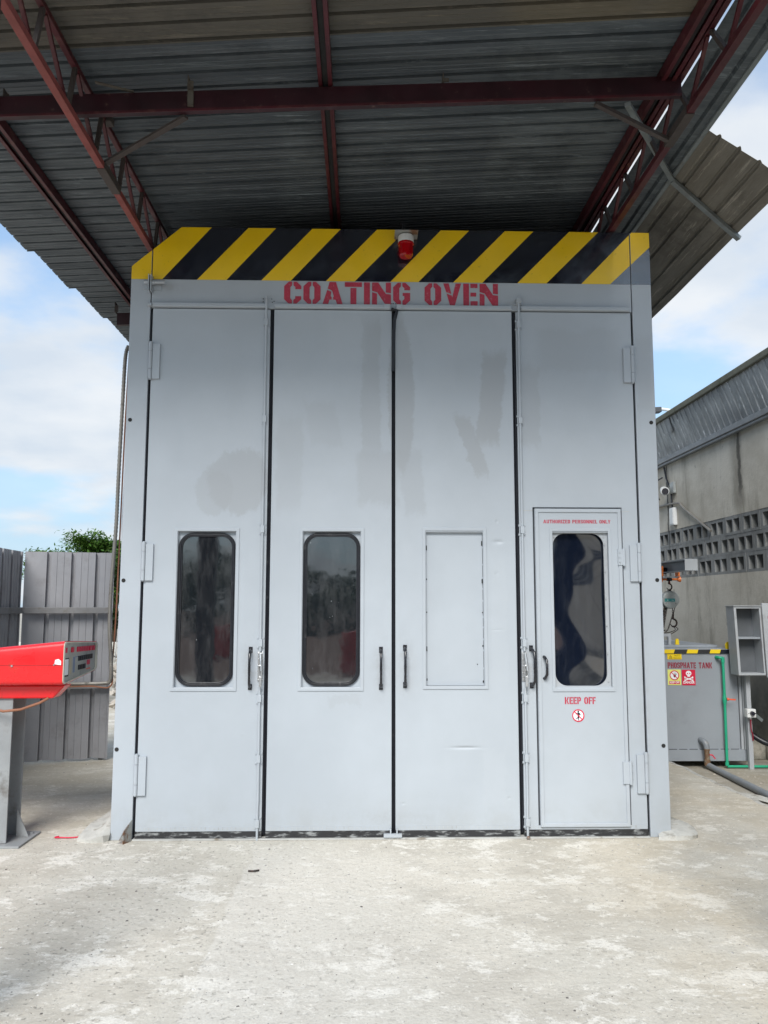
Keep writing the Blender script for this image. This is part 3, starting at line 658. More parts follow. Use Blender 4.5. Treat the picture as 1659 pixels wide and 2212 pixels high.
# bolted corner clamp on the top left of the frame
b=MB(); b.box(-1.578,-1.571,-.055,0,3.405,3.515).box(-1.563,-1.557,-.055,0,3.405,3.515).box(-1.625,-1.578,-.006,0,3.428,3.497).box(-1.557,-1.505,-.006,0,3.425,3.495)
b.tube([(-1.608,-.035,3.468),(-1.578,-.035,3.468)],.013,6).tube([(-1.557,-.035,3.465),(-1.538,-.035,3.465)],.014,6).tube([(-1.55,-.035,3.465),(-1.475,-.035,3.468)],.0095,10)
b.build('corner_clamp','paint',OV,bevel=.001)
# --- warning beacon
BE=thing('warning_beacon',(.079,-.04,3.6),'red and white warning beacon hanging under a small plate on the striped band','beacon')
MB().box(.005,.155,-.135,-.003,3.790,3.794).build('mounting_plate','galvd',BE)
b=MB(); b.tube([(.012,-.006,3.803),(.012,-.0,3.803)],.005,8).tube([(.098,-.006,3.803),(.098,-.0,3.803)],.005,8); b.build('bolt','chrome',BE)
b=MB(); b.tube([(.078,-.07,3.790),(.078,-.07,3.782),(.078,-.07,3.776),(.078,-.07,3.735)],[.030,.046,.050,.051],28); b.build('beacon_base','white',BE,smooth=True)
b=MB(); b.tube([(.078,-.07,3.737),(.078,-.07,3.731),(.078,-.07,3.722),(.078,-.07,3.719),(.078,-.07,3.650),(.078,-.07,3.640)],[.050,.053,.053,.049,.045,.040],12); b.build('red_lens','lens',BE)
b=MB(); b.tube([(.078,-.07,3.735),(.078,-.07,3.665)],.015,10).tube([(.064,-.095,3.72),(.064,-.095,3.66)],.004,6); b.build('flasher_core','signred',BE)
b=MB(); b.tube([(.06,-.07,3.794),(.06,-.07,3.84),(.058,-.06,3.872),(.05,-.03,3.885),(.045,.02,3.875)],.008,8); b.build('cable','hose',BE,smooth=True)

# ================================================================== CANOPY
CA=thing('canopy',(0,1.5,0),'corrugated metal canopy on red oxide steel trusses above the oven','canopy')
ROOFZ=lambda x:4.060+.031*(x+1.62)
Bt=-.060
def rotx(x,y): return x,y+Bt*x       # the sheets run a little askew to the oven
# roof sheets: 6 troughs of .12 m each, one part per sheet
prof=[]   # (dy,dz)
for k in range(6):
    y=k*.12; prof+=[(y+.000,0),(y+.030,0),(y+.033,-.0035),(y+.036,0),(y+.062,0),(y+.065,-.0035),(y+.068,0),(y+.095,0),(y+.099,.032),(y+.113,.032),(y+.118,0)]
def roof_sheet(y0,xl,xr,mat,droop):
    m=MB(); nx=9; xs=[xl+(xr-xl)*i/nx for i in range(nx+1)]; vs=[]
    for dy,dz in prof+[(.728,0)]:
        for i,x in enumerate(xs):
            xx=x+ (.062*(y0+dy)) if False else x
            X_,Y_=rotx(xx,y0+dy); vs.append((xx,Y_,ROOFZ(xx)+.012+dz+droop))
    a=len(xs); nf=len(prof)
    m.add(vs,[(j*a+i,j*a+i+1,(j+1)*a+i+1,(j+1)*a+i) for j in range(nf) for i in range(nx)])
    o=m.build('roof_sheet',mat,CA); s=o.modifiers.new('thickness','SOLIDIFY'); s.thickness=.0012; s.offset=1; return o
y=-2.24; k=0
while y<5.0:
    xl=-2.83+.062*(y+1.95)+random.uniform(-.012,.012)
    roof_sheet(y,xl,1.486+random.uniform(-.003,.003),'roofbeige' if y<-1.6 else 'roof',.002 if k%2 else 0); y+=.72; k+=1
# side strip and hanging flap, ribs running front to back
def side_sheet(x0,z0,x1,z1,y0,y1,mat,nr,name,ribh=.016):
    m=MB(); d=Vector((x1-x0,0,z1-z0)); n_=Vector((-d.z,0,d.x)).normalized(); ln=d.length; pr=[(0,0)]
    for k in range(nr):
        c=(k+.5)/nr*ln; pr+=[(c-.016,0),(c-.005,ribh),(c+.005,ribh),(c+.016,0)]
    pr.append((ln,0)); dn=d.normalized(); vs=[]; ny=10
    for s_,h in pr:
        for j in range(ny+1):
            yy=y0+(y1-y0)*j/ny; p=Vector((x0,0,z0))+dn*s_+n_*h; wob=.004*math.sin(j*2.1+s_*9) if s_>.3*ln else 0
            vs.append((p.x,yy+ (random.uniform(-.006,.006) if j==0 else 0),p.z+wob))
    a=ny+1; m.add(vs,[(i*a+j,i*a+j+1,(i+1)*a+j+1,(i+1)*a+j) for i in range(len(pr)-1) for j in range(ny)])
    o=m.build(name,mat,CA); s=o.modifiers.new('thickness','SOLIDIFY'); s.thickness=.0012; s.offset=1; return o
side_sheet(1.517,4.182,1.795,4.160,-2.0,5.1,'roof',2,'side_sheet',.020)
MB().box(1.78,1.812,-2.0,5.1,4.142,4.185).build('edge_flashing','galv',CA,bevel=.008)
for q in range(1):
    side_sheet(1.813,4.150,2.275,3.845,-.70,5.1,'flap',4,'flap_sheet')
# purlins: pairs of channels with a dark slot between
def purlin(x,z,gap=.030,fl=.020,h=.07,mat='redox'):
    MB().box(x-gap/2+.001,x+gap/2-.001,-1.97,4.99,z-h+.02,z-.006).build('slot_shade','bkdark',CA)  # dark filler standing in for the shade inside the slot
    for s in (-1,1):
        m=MB()
        xi=x+s*gap/2; xo=x+s*(gap/2+fl)
        m.box(min(xi,xo),max(xi,xo),-1.98,5.0,z-h,z-h+.004).box(min(xo-.003*(s>0),xo+.003*(s<0)),max(xo-.003*(s>0),xo+.003*(s<0)),-1.98,5.0,z-h+.004,z-.001)
        m.box(min(xi,xo),max(xi,xo),-1.98,5.0,z-.003,z)
        m.build('purlin',mat,CA)
purlin(-.392,ROOFZ(-.392)+.005); purlin(-2.20,ROOFZ(-2.2)+.002,.028,.022,.06); purlin(1.375,ROOFZ(1.375)+.006,.03,.022)
# trusses
def truss(x,zl,zt,ys_low,ys_top,lowmat,y0,y1):
    tr=MB().bar((x,y0,zl),(x,y1,zl),.037,.037).build('truss',lowmat,CA,bevel=.002)
    MB().bar((x,y0,zt),(x,y1,zt),.029,.029).build('top_chord','redox',tr,bevel=.002)
    seq=[]
    for a,b in zip(ys_top,ys_low): seq.append((a,b))
    for i,(a,b) in enumerate(seq):
        MB().bar((x,a,zt-.018),(x,b,zl+.018),.018,.018).build('web_bar','redox',tr)
        if i+1<len(seq): MB().bar((x+.004,seq[i+1][0]-.04,zt-.018),(x+.004,b+.03,zl+.02),.020,.020).build('web_strut','barebar',tr)
    return tr
lowY=[-1.84+.405*k for k in range(16)]; topY=[-2.11+.405*k for k in range(16)]
TL=truss(-1.62,3.772,4.040,lowY,topY,'redoxlight',-2.35,4.9)
TR=truss(1.450,3.885,4.128,[-1.74+.43*k for k in range(15)],[-1.96+.43*k for k in range(15)],'redox',-2.35,4.9)
MB().bar((-1.62,-.90,3.772),(-1.62,-.62,3.774),.05,.048).build('splice_plate','barebar',TL,bevel=.004)
MB().bar((-1.62,-1.03,4.04),(-1.62,-.95,4.04),.05,.046).bar((-1.60,-.90,4.045),(-1.60,-.84,4.045),.05,.04).build('splice_plate','barebar',TL,bevel=.004)
MB().bar((1.45,-1.3,3.885),(1.45,-1.0,3.885),.046,.046).build('splice_plate','barebar',TR)
# cross beams (channel: web and lower flange)
BZ=lambda x:3.853+.051*(x+1.62)
def cross(y,xa,xb):
    m=MB(); p=[]
    for x in (xa,xb): z=BZ(x); p.append(z)
    def seg(y0,y1,a,b):
        m.hexa([(xa,y0,p[0]+a),(xb,y0,p[1]+a),(xb,y1,p[1]+a),(xa,y1,p[0]+a),(xa,y0,p[0]+b),(xb,y0,p[1]+b),(xb,y1,p[1]+b),(xa,y1,p[0]+b)])
    seg(y,y+.008,.004,.104); seg(y-.004,y+.030,0,.004); seg(y-.001,y+.05,.104,.108)
    return m.build('cross_beam','redoxdark',CA)
B1=cross(-1.23,-2.15,1.44); B2=cross(1.78,-2.34,1.44)
MB().hexa([(-2.15,-1.2345,BZ(-2.15)-.001),(1.44,-1.2345,BZ(1.44)-.001),(1.44,-1.2345,BZ(1.44)+.012),(-2.15,-1.2345,BZ(-2.15)+.012),(-2.15,-1.2305,BZ(-2.15)-.001),(1.44,-1.2305,BZ(1.44)-.001),(1.44,-1.2305,BZ(1.44)+.012),(-2.15,-1.2305,BZ(-2.15)+.012)]).build('flange_lip','redox',B1)
def cleat(parent,x,y,z0,z1,mat='dullcleat',w=.03):
    MB().box(x-w/2,x-w/2+.005,y-.03,y+.03,z0,z1).box(x-w/2+.005,x+w/2,y-.03,y-.025,z0,z1-.03).build('cleat',mat,parent)
cleat(B1,-1.075,-1.20,3.99,4.075); cleat(B1,.225,-1.19,4.07,4.12); cleat(B2,-2.345,1.80,3.93,4.02,'barebar'); cleat(B1,-2.02,-1.15,3.95,4.02,'barebar')
MB().box(-1.085,-1.055,-1.245,-1.232,3.90,3.985).build('cleat','dullcleat',B1)
MB().bar((-1.55,-1.24,4.02),(-1.36,-1.22,3.985),.02,.004).build('gusset','dullcleat',B1)
# braces
MB().bar((-1.10,-1.20,BZ(-1.1)-.012),(-1.60,-.885,3.79),.032,.014).build('brace','barebar',CA)
MB().bar((1.00,-1.20,BZ(1.0)-.010),(1.425,-1.06,3.868),.026,.020).build('brace','barebar',CA)
MB().bar((1.17,-1.19,BZ(1.17)-.012),(1.80,-.17,4.135),.030,.020).build('brace','galv',CA)
MB().bar((1.80,-.17,4.130),(2.29,-.02,3.815),.034,.028,Vector((0,0,1))).build('flap_rail','galv',CA,bevel=.003)
MB().bar((1.80,2.4,4.130),(2.29,2.5,3.815),.034,.028,Vector((0,0,1))).build('flap_rail','galv',CA,bevel=.003)
for x,z in ((-1.62,3.75),(1.62,3.86)):
    if x>0: MB().box(1.47,1.76,-2.46,-2.30,0,z).build('reflected_post','navy',CA,bevel=.006)  # unseen; made wide and navy to mirror dark in the personnel pane
    else: MB().box(x-.075,x+.075,-2.42,-2.27,0,z).build('column','redoxdark',CA,bevel=.006)
    MB().box(x-.075,x+.075,4.85,5.0,0,z).build('column','redoxdark',CA,bevel=.006)

# ================================================================== left side: fence, red machine
FE=thing('corrugated_fence',(-2.9,2.48,0),'grey corrugated sheet fence facing the camera left of the oven','fence')
def fsheet(parent,a,b,z0,z1,name='fence_sheet',n=None,phase=.02):
    a=Vector((a[0],a[1],0)); b=Vector((b[0],b[1],0)); d=b-a; L_=d.length; d.normalize(); nn=Vector((d.y,-d.x,0))  # towards the viewer
    pr=[(0,0)]; s=phase
    while s<L_-.03:
        pr+=[(s,0),(s+.004,-.040),(s+.034,-.040),(s+.040,0)]
        for q in (.085,.145):
            if s+q+.01<L_: pr+=[(s+q,0),(s+q+.003,.0035),(s+q+.007,0)]
        s+=.21
    pr=[p for p in pr if p[0]<=L_]+[(L_,0)]; m=MB(); zs=[z0+(z1-z0)*k/6 for k in range(7)]; vs=[]
    for s_,h in pr:
        for k,z in enumerate(zs):
            p=a+d*s_+nn*(h+.003*math.sin(k*1.9+s_*7)); vs.append((p.x,p.y,z+(.006*math.sin(s_*31) if k in (0,) else 0)))
    m.add(vs,[(i*7+k,(i+1)*7+k,(i+1)*7+k+1,i*7+k+1) for i in range(len(pr)-1) for k in range(6)])
    o=m.build(name,'fence',parent); md=o.modifiers.new('thickness','SOLIDIFY'); md.thickness=.001; return o
fa,fb=(-3.262,2.36),(-2.515,2.56)
fm=((fa[0]*.08+fb[0]*.92),(fa[1]*.08+fb[1]*.92))
fsheet(FE,fa,fb,.02,1.885,phase=.185)
for z in (1.328,.655):
    MB().bar((-3.30,2.28,z+.025),(-2.52,2.49,z+.025),.045,.055).build('rail','fencerail',FE,bevel=.003)
MB().box(-2.60,-2.56,2.58,2.62,0,1.8).box(-3.26,-3.22,2.42,2.46,0,1.8).build('post','fencerail',FE)
F2=thing('side_fence',(-3.25,1.4,0),'grey corrugated fence run seen edge-on at the far left behind the red machine','fence')
fsheet(F2,(-3.16,-.4),(-3.215,1.2),.03,1.88); fsheet(F2,(-3.215,1.2),(-3.268,2.33),.03,1.88)
for z in (1.328,.655): MB().bar((-3.12,-.4,z+.025),(-3.23,2.24,z+.025),.04,.055).build('rail','fencerail',F2,bevel=.003)
MB().box(-3.23,-3.18,1.42,1.47,0,1.36).build('post','fencerail',F2)

RM=thing('red_machine',(-2.36,.05,0),'glossy red hooded machine head on a grey steel column at the left edge','machine')
# hood: side face towards the camera, open end towards the right
def lerp(a,b,t): return a+(b-a)*t
def section(x,y0,y1,zb,zt,r=.03):
    pts=[]
    for cy,cz,a in ((y0+r,zb+r,180),(y0+r,zt-r,90),(y1-r,zt-r,0),(y1-r,zb+r,-90)):
        for k in range(5):
            t=R_(a+ (90 - 90*k/4) ) ; pts.append((cy+r*math.cos(t),cz+r*math.sin(t)))
    return [(x,y,z) for y,z in pts]
def loft(m,A,B_):
    n=len(A); m.add(A+B_,[[i,(i+1)%n,n+(i+1)%n,n+i] for i in range(n)]); return m
def shear(pts,xn,xf,y0,y1): return [(x+lerp(xn,xf,(y-y0)/(y1-y0)),y,z) for x,y,z in pts]
def tilt(pts,y0,y1,dt,db,zm):   # far side a little lower/higher
    return [(x,y,z+((dt if z>zm else db)*(y-y0)/(y1-y0))) for x,y,z in pts]
y0,y1=-.20,.45
# outer hood sections (left end out of frame)
A=tilt(section(-3.0,y0,y1,.925,1.085),y0,y1,0,0,1.0)
Bq=tilt(section(0,y0,y1,.930,1.190),y0,y1,-.030,.045,1.05)
Bq=[(x+lerp(-1.955,-1.965,(y-y0)/(y1-y0)),y,z) for x,y,z in Bq]
ctr=Vector((-1.96,.125,1.055))
def inset(pts,k,dx): return [(x+dx,ctr.y+(y-ctr.y)*k,ctr.z+(z-ctr.z)*(k-.03)) for x,y,z in pts]
m=MB(); loft(m,A,Bq); m.cur=0; m.add(A,[list(range(len(A)))]); loft(m,Bq,inset(Bq,.97,0)); loft(m,inset(Bq,.97,0),inset(Bq,.95,-.07))
m.build('hood','red',RM,smooth=True)
m=MB(); loft(m,inset(Bq,.990,.004),inset(Bq,.935,.004)); loft(m,inset(Bq,.990,.004),inset(Bq,.990,-.004)); loft(m,inset(Bq,.935,.004),inset(Bq,.935,-.01)); m.build('end_gasket','cream',RM,smooth=True)
pn=inset(Bq,.955,-.006); m=MB().add(pn,[list(range(len(pn)))]); pan=m.build('display_panel','panel',RM)
# little fittings on the end panel (x const ~ -1.966, y runs to the right in the picture)
def onp(name,ya,yb,za,zb,mat,th=.006):
    zoff=lambda y:.006*(y-y0)/(y1-y0)
    m=MB(); xs=-1.9615-.010*((ya+yb)/2-y0)/(y1-y0); m.box(xs-.004,xs+th-.002,ya,yb,za,zb); return m.build(name,mat,pan)
for ya in (-.17,-.05,.055,.10,.145,.19,.235,.295,.36): onp('indicator_lamp',ya,ya+.036,1.118-.02*(ya+.2),1.148-.02*(ya+.2),'signred',.010)
onp('paper_chart',-.165,-.08,.975,1.085,'blackplain',.003); onp('paper_chart',-.158,-.090,.985,1.078,'signwhite',.0042)
onp('printed_label',-.07,-.03,.985,1.085,'tan',.003); onp('printed_label',-.03,.07,.99,1.085,'paperblue',.003); onp('printed_label',.03,.08,.99,1.08,'panel',.004)
for i in range(7): 
    ya=.08+i*.042; onp('terminal',ya,ya+.028,1.055,1.085,'blackplain' if i<4 else 'chain',.007)
for i in range(3): onp('terminal',.09+i*.05,.125+i*.05,1.0,1.03,'blackplain' if i!=1 else 'chain',.007)
onp('terminal',.26,.31,1.02,1.05,'signred',.006); onp('printed_label',.25,.33,.99,.998,'orangered',.003)
# skirt under the hood, lower trapezoid
m=MB(); m.prism([(-3.0,.845),(-2.035,.848),(-1.965,.925),(-3.0,.925)],-.12,.0); m.build('skirt','red',RM,bevel=.008)
m=MB(); m.tube([(-2.25,-.206,1.045),(-2.25,-.199,1.045)],.006,8).tube([(-2.005,-.206,1.052),(-2.005,-.199,1.052)],.005,8); m.build('screw','chrome',RM)
MB().box(-3.0,-1.958,-.2012,-.199,1.048,1.0495).build('hood_joint','blackplain',RM)
m=MB(); m.add([(-2.003,-.2022,1.055),(-1.965,-.2022,1.050),(-1.965,-.2022,1.073),(-1.98,-.2022,1.085),(-2.0,-.2022,1.08)],[(0,1,2,3,4)]); m.build('torn_sticker','signwhite',RM)
# H column, gusset and base plate
m=MB(); m.box(-2.46,-2.275,-.10,-.088,.014,.848).box(-2.46,-2.275,.088,.10,.014,.848).box(-2.372,-2.363,-.088,.088,.014,.848); m.build('column','post',RM,bevel=.002)
m=MB(); m.box(-2.62,-2.175,-.16,.17,.0005,.013); m.build('base_plate','post',RM,bevel=.002)
m=MB(); m.add([(-2.275,.04,.014),(-2.2,.04,.014),(-2.275,.04,.17),(-2.275,.048,.014),(-2.2,.048,.014),(-2.275,.048,.17)],[(0,1,2),(5,4,3),(0,3,4,1),(1,4,5,2),(2,5,3,0)]); m.build('gusset','post',RM)
m=MB(); m.tube([(-2.21,.11,.012),(-2.21,.11,.022)],.012,6); m.build('bolt','post',RM)
m=MB(); pts=[(-2.40,-.14,.85),(-2.39,-.16,.80),(-2.30,-.17,.78),(-2.20,-.17,.79),(-2.10,-.15,.825),(-2.06,-.12,.85)]; m.tube(pts,.008,8); m.build('cable','copper',RM,smooth=True)

# flexible conduit down the far corner and along the lower fence rail
CO=thing('flexible_conduit',(-2.4,2.3,0),'grey ribbed flexible conduit hanging between the fence and the oven','conduit')
def smoothpts(ctrl,n=12):
    P=[Vector(c) for c in ctrl]; P=[P[0]]+P+[P[-1]]; o=[]
    for i in range(1,len(P)-2):
        for k in range(n):
            t=k/n; a,b,c,d=P[i-1],P[i],P[i+1],P[i+2]
            o.append(.5*((2*b)+(c-a)*t+(2*a-5*b+4*c-d)*t*t+(3*b-a-3*c+d)*t**3))
    o.append(P[-2]); return o
def ribbed(ctrl,r,pitch=.014):
    raw=smoothpts(ctrl,30); out=[raw[0]]; acc=0
    for a,b in zip(raw,raw[1:]):
        acc+=(b-a).length
        if acc>=pitch/2: out.append(b); acc=0
    return out,[r*(1.0 if i%2 else .84) for i in range(len(out))]
p,r=ribbed([(-2.385,2.30,3.80),(-2.41,2.3,3.68),(-2.42,2.3,3.2),(-2.43,2.3,2.6),(-2.435,2.3,2.1),(-2.452,2.28,1.55),(-2.445,2.26,1.2),(-2.42,2.26,.9),(-2.425,2.27,.74),(-2.48,2.27,.715),(-2.65,2.25,.712),(-2.95,2.17,.712),(-3.1,2.1,.70)],.0185)
MB().tube(p,r,9).build('conduit_tube','conduit',CO,smooth=True)
MB().tube(smoothpts([(-2.38,2.32,3.76),(-2.395,2.32,3.0),(-2.41,2.34,2.0),(-2.405,2.3,1.3),(-2.42,2.3,.9),(-2.42,2.27,.69),(-2.6,2.25,.69),(-3.0,2.15,.69)],8),.007,6).build('brown_cable','copper',CO,smooth=True)
MB().tube(smoothpts([(-2.37,2.34,3.4),(-2.40,2.36,2.2),(-2.38,2.36,1.6),(-2.40,2.3,.9)],8),.004,6).build('white_cable','white',CO,smooth=True)

# ================================================================== lumps, bracket and litter by the oven foot
def lump(name,pts,h,label,cat,mat='mortar'):
    m=MB(); n=len(pts); cx=sum(p[0] for p in pts)/n; cy=sum(p[1] for p in pts)/n; rings=[(1,0),(1.0,.35),(.9,.7),(.7,.93),(.35,1)]
    vs=[]
    for k,(s,hz) in enumerate(rings):
        for i,(x,y) in enumerate(pts): vs.append((cx+(x-cx)*s+random.uniform(-.010,.010),cy+(y-cy)*s+random.uniform(-.006,.006),h(x,y)*hz+random.uniform(-.008,.008)*(k>0)))
    f=[[k*n+i,k*n+(i+1)%n,(k+1)*n+(i+1)%n,(k+1)*n+i] for k in range(len(rings)-1) for i in range(n)]+[[(len(rings)-1)*n+i for i in range(n)]]
    o=m.add(vs,f).build(name,mat,smooth=True); tag(o,label,cat); return o
lump('mortar_haunch',[(-1.705,-.02),(-1.72,-.05),(-1.80,-.05),(-1.88,-.02),(-1.90,.05),(-1.88,.3),(-1.86,.8),(-1.84,1.6),(-1.705,1.6),(-1.705,.8)],lambda x,y:.115 if x>-1.73 else .06,'pale mortar haunch against the left foot of the oven','mortar')
lump('mortar_haunch',[(1.60,-.06),(1.70,-.075),(1.80,-.06),(1.86,-.02),(1.87,.05),(1.82,.18),(1.78,.6),(1.76,1.4),(1.70,1.4),(1.70,.1),(1.62,-.01)],lambda x,y:.058 if x>1.66 else .025,'pale mortar lump at the right foot of the oven','mortar')
br=MB(); br.hexa([(-1.635,-.075,.001),(-1.60,-.075,.001),(-1.575,-.02,.001),(-1.61,-.02,.001),(-1.630,-.072,.006),(-1.60,-.072,.006),(-1.575,-.02,.006),(-1.61,-.02,.006)])
br.hexa([(-1.600,-.088,.0),(-1.596,-.088,0),(-1.566,-.02,0),(-1.570,-.02,0),(-1.600,-.088,.075),(-1.596,-.088,.075),(-1.566,-.02,.125),(-1.570,-.02,.125)])
br.hexa([(-1.64,-.03,.006),(-1.575,-.018,.006),(-1.575,-.014,.006),(-1.64,-.026,.006),(-1.60,-.03,.085),(-1.573,-.018,.10),(-1.573,-.014,.10),(-1.60,-.026,.085)])
tag(br.build('angle_bracket','galvd',bevel=.001),'small rusty galvanised angle bracket fixed to the floor by the left jamb','bracket')
wr=MB().tube(smoothpts([(-2.03,.075,.006),(-2.045,.05,.006),(-2.0,.04,.008),(-1.95,.045,.006),(-1.90,.06,.006),(-1.885,.068,.008)],8),.004,6)
tag(wr.build('red_wire','signred',smooth=True),'short piece of bent red wire on the concrete','wire')
sc_=MB().tube(smoothpts([(-.79,-.60,.006),(-.76,-.605,.007),(-.735,-.59,.006)],4),.005,6); tag(sc_.build('dark_twig','chain'),'small dark curled twig lying on the concrete in front of the left doors','twig')
bt=MB().sphere((.812,-.035,.010),.012,8,5); tag(bt.build('rod_pebble','galvd',smooth=True),'small brown stone below the right locking rod','stone')
# grit and chips scattered over the slab
gm=MB()
def chip(m,x,y,z,s):
    a=random.uniform(0,6.28); ca,sa=math.cos(a),math.sin(a); e=random.uniform(.5,1.1); hh=s*random.uniform(.25,.6)
    q=[(-s,-s*e*.6),(s*.8,-s*e),(s,s*e*.7),(-s*.7,s*e)]
    b=[(x+u*ca-v*sa,y+u*sa+v*ca,z) for u,v in q]; t_=[(x+(u*ca-v*sa)*.6,y+(u*sa+v*ca)*.6,z+hh) for u,v in q]
    m.add(b+t_,[(4,5,6,7),(0,1,5,4),(1,2,6,5),(2,3,7,6),(3,0,4,7)])
for i in range(4200):
    x=random.uniform(-3.1,2.6); y=random.choice((random.uniform(-2.6,-.03),random.uniform(-2.6,-.03),random.uniform(-2.6,3)))
    if -1.72<x<1.72 and y>-.03: continue
    gm.cur=random.choices((0,1,2),(6,1,3))[0]; chip(gm,x,y,0,random.uniform(.0012,.0034) if random.random()<.96 else random.uniform(.004,.007))
M['grita']=simple('grit_grey',(.33,.32,.30),.9); M['gritb']=simple('grit_pale',(.66,.65,.62),.9); M['gritc']=simple('grit_dark',(.12,.11,.10),.9)
tag(gm.build('grit',['grita','gritb','gritc']),'loose grit and stone chips on the concrete','grit',kind='stuff')

# ================================================================== right side
XW=3.65
BD=thing('block_building',(3.9,4.5,0),'weathered plastered building with vent blocks and sheet-clad eaves on the right','building')
YA,YB=-14.0,11.0
MB().box(XW,XW+.16,YA,YB,-.06,1.735).build('lower_wall','plaster',BD)
MB().box(XW+.001,XW+.16,YA,YB,2.335,3.66).build('upper_wall','plaster',BD)
MB().box(XW+3,XW+3.1,YA,YB,-.06,3.69).box(XW+.16,XW+3,YB-.1,YB,-.06,3.69).box(XW+.16,XW+3,YA,YA+.1,-.06,3.69).build('rear_wall','plaster',BD)
MB().box(XW+.18,XW+3.1,YA,YB,3.70,3.735).build('roof_deck','flash',BD)
# hollow blocks laid on their sides: two openings each
def blockmesh():
    m=MB(); L_,H_,D_=.385,.195,.15   # along Y, Z, X
    def rg(ya,yb,z0,z1,ha,hb,hz0,hz1):
        o1=[(ya,z0),(yb,z0),(yb,z1),(ya,z1)]; o2=[(ha,hz0),(hb,hz0),(hb,hz1),(ha,hz1)]; n=4
        vs=[(0,a,b) for a,b in o1]+[(0,a,b) for a,b in o2]+[(D_,a,b) for a,b in o1]+[(D_,a+.004,b) for a,b in o2]; f=[]
        for i in range(n):
            j=(i+1)%n; f+=[[i,n+i,n+j,j],[2*n+i,2*n+j,3*n+j,3*n+i],[i,j,2*n+j,2*n+i],[n+i,3*n+i,3*n+j,n+j]]
        m.add(vs,f)
    rg(0,L_/2,0,H_,.045,L_/2-.014,.028,H_-.034); rg(L_/2,L_,0,H_,L_/2+.016,L_-.043,.028,H_-.034); return m
bp=blockmesh().build('vent_block','block',BD,xf=Matrix.Translation(BD.location)); bp.location=Vector((XW+.004,2.0,1.738))-BD.location; bp.rotation_euler=(0,0,0)
first=True
for rw in range(3):
    y=-9.6+(.2 if rw==1 else 0.03*rw)
    while y<9.6:
        if first: o=bp; first=False
        else: o=bp.copy(); COL.objects.link(o); o.parent=BD
        o.location=Vector((XW+.004+random.uniform(-.003,.003),y,1.738+rw*.2))-BD.location
        y+=.393
MB().box(XW+.002,XW+.15,YA,-9.62,1.736,2.334).box(XW+.002,XW+.15,9.62,YB,1.736,2.334).build('infill_wall','plaster',BD)
m=MB()   # ragged mortar bedding between the rows
for z in (1.735,1.9335,2.1335,2.333): m.box(XW+.006,XW+.14,-9.6,9.6,z-.0035,z+.0035)
m.build('mortar_bed','block',BD)
MB().box(XW+.6,XW+.62,-9.8,9.8,1.6,2.5).build('dark_backing','bkdark',BD)  # dark sheet in place of the shaded interior behind the vents
# sheet cladding band leaning outwards, cap and flashing
cl0=Vector((XW-.02,0,3.245)); cl1=Vector((XW-.15,0,3.68))
def clad(ya,yb):
    m=MB(); pr=[]; s=0; W_=yb-ya
    while s<W_-.06: pr+=[(s,0),(s+.075,0),(s+.083,.009),(s+.100,.009),(s+.108,0)]; s+=.125
    pr.append((W_+.01,0)); vs=[]
    for s_,h in pr: vs+=[(cl0.x-h,ya+s_,cl0.z),(cl1.x-h,ya+s_+.05,cl1.z)]
    m.add(vs,[(2*i,2*i+1,2*i+3,2*i+2) for i in range(len(pr)-1)]); o=m.build('cladding_sheet','cladding',BD); md=o.modifiers.new('t','SOLIDIFY'); md.thickness=.0015
    return o
y=-3.0
while y<10.5: clad(y,y+.62+random.uniform(-.004,.004)-.006); y+=.625
MB().box(cl1.x-.03,XW+.3,-3.2,YB,3.668,3.738).build('eaves_cap','moss',BD,bevel=.01)
MB().box(cl0.x-.045,XW-.001,-3.2,YB,3.195,3.255).box(cl0.x-.03,XW-.001,-3.2,YB,3.165,3.196).build('flashing','flash',BD,bevel=.006)
m=MB(); m.add([(cl1.x-.012,4.62,3.70),(cl1.x-.012,4.46,3.70),(cl1.x+.03,4.44,3.52),(cl1.x+.035,4.50,3.46),(cl1.x+.03,4.58,3.52)],[(0,1,2,3,4)]); m.build('loose_patch','flash',BD)
# wall fittings
MB().tube(smoothpts([(XW-.02,6.0,2.69),(XW-.02,5.3,2.675),(XW-.02,4.62,2.64),(XW-.02,4.45,2.56),(XW-.02,3.72,2.22)],8),.014,8).build('wall_pipe','conduit',BD,smooth=True)
WC=thing('wall_camera',(XW,4.85,2.8),'small white security camera on the wall high beside the oven','camera')
m=MB(); m.box(XW-.035,XW,4.70,4.83,2.78,2.92); m.build('junction_box','hoistgrey',WC,bevel=.006)
m=MB(); m.tube([(XW-.07,4.92,2.84),(XW-.11,4.78,2.81)],[.05,.052],14); m.build('camera_body','white',WC,smooth=True)
m=MB(); m.tube([(XW-.11,4.779,2.81),(XW-.114,4.765,2.807)],.040,14); m.build('lens','camlens',WC)
m=MB(); m.tube([(XW-.03,5.0,3.15),(XW-.025,4.95,3.0),(XW-.02,4.86,2.88)],.012,6).tube([(XW-.02,4.82,2.78),(XW-.02,4.80,2.58)],.012,6).tube([(XW-.05,5.35,2.95),(XW-.05,5.15,2.75)],.010,6).tube([(XW-.04,5.4,3.0),(XW-.04,5.05,3.02)],.010,6); m.build('cable','hose',WC,smooth=True)
LB=thing('wall_box',(XW,4.77,2.5),'small white box below the security camera on the wall','electrical box')
m=MB(); m.box(XW-.05,XW,4.70,4.83,2.385,2.60); m.build('box_body','white',LB,bevel=.005)
m=MB(); m.box(XW-.055,XW-.05,4.712,4.818,2.40,2.585); m.build('box_cover','white',LB,bevel=.003)
LM=thing('roof_lamp',(4.28,6.0,3.735),'slim lamp on a white arm above the eaves of the right building','lamp')
MB().tube([(4.28,6.0,3.72),(4.24,6.0,4.02),(4.16,6.0,4.13),(3.96,6.0,4.155)],.022,8).build('arm','white',LM,smooth=True)
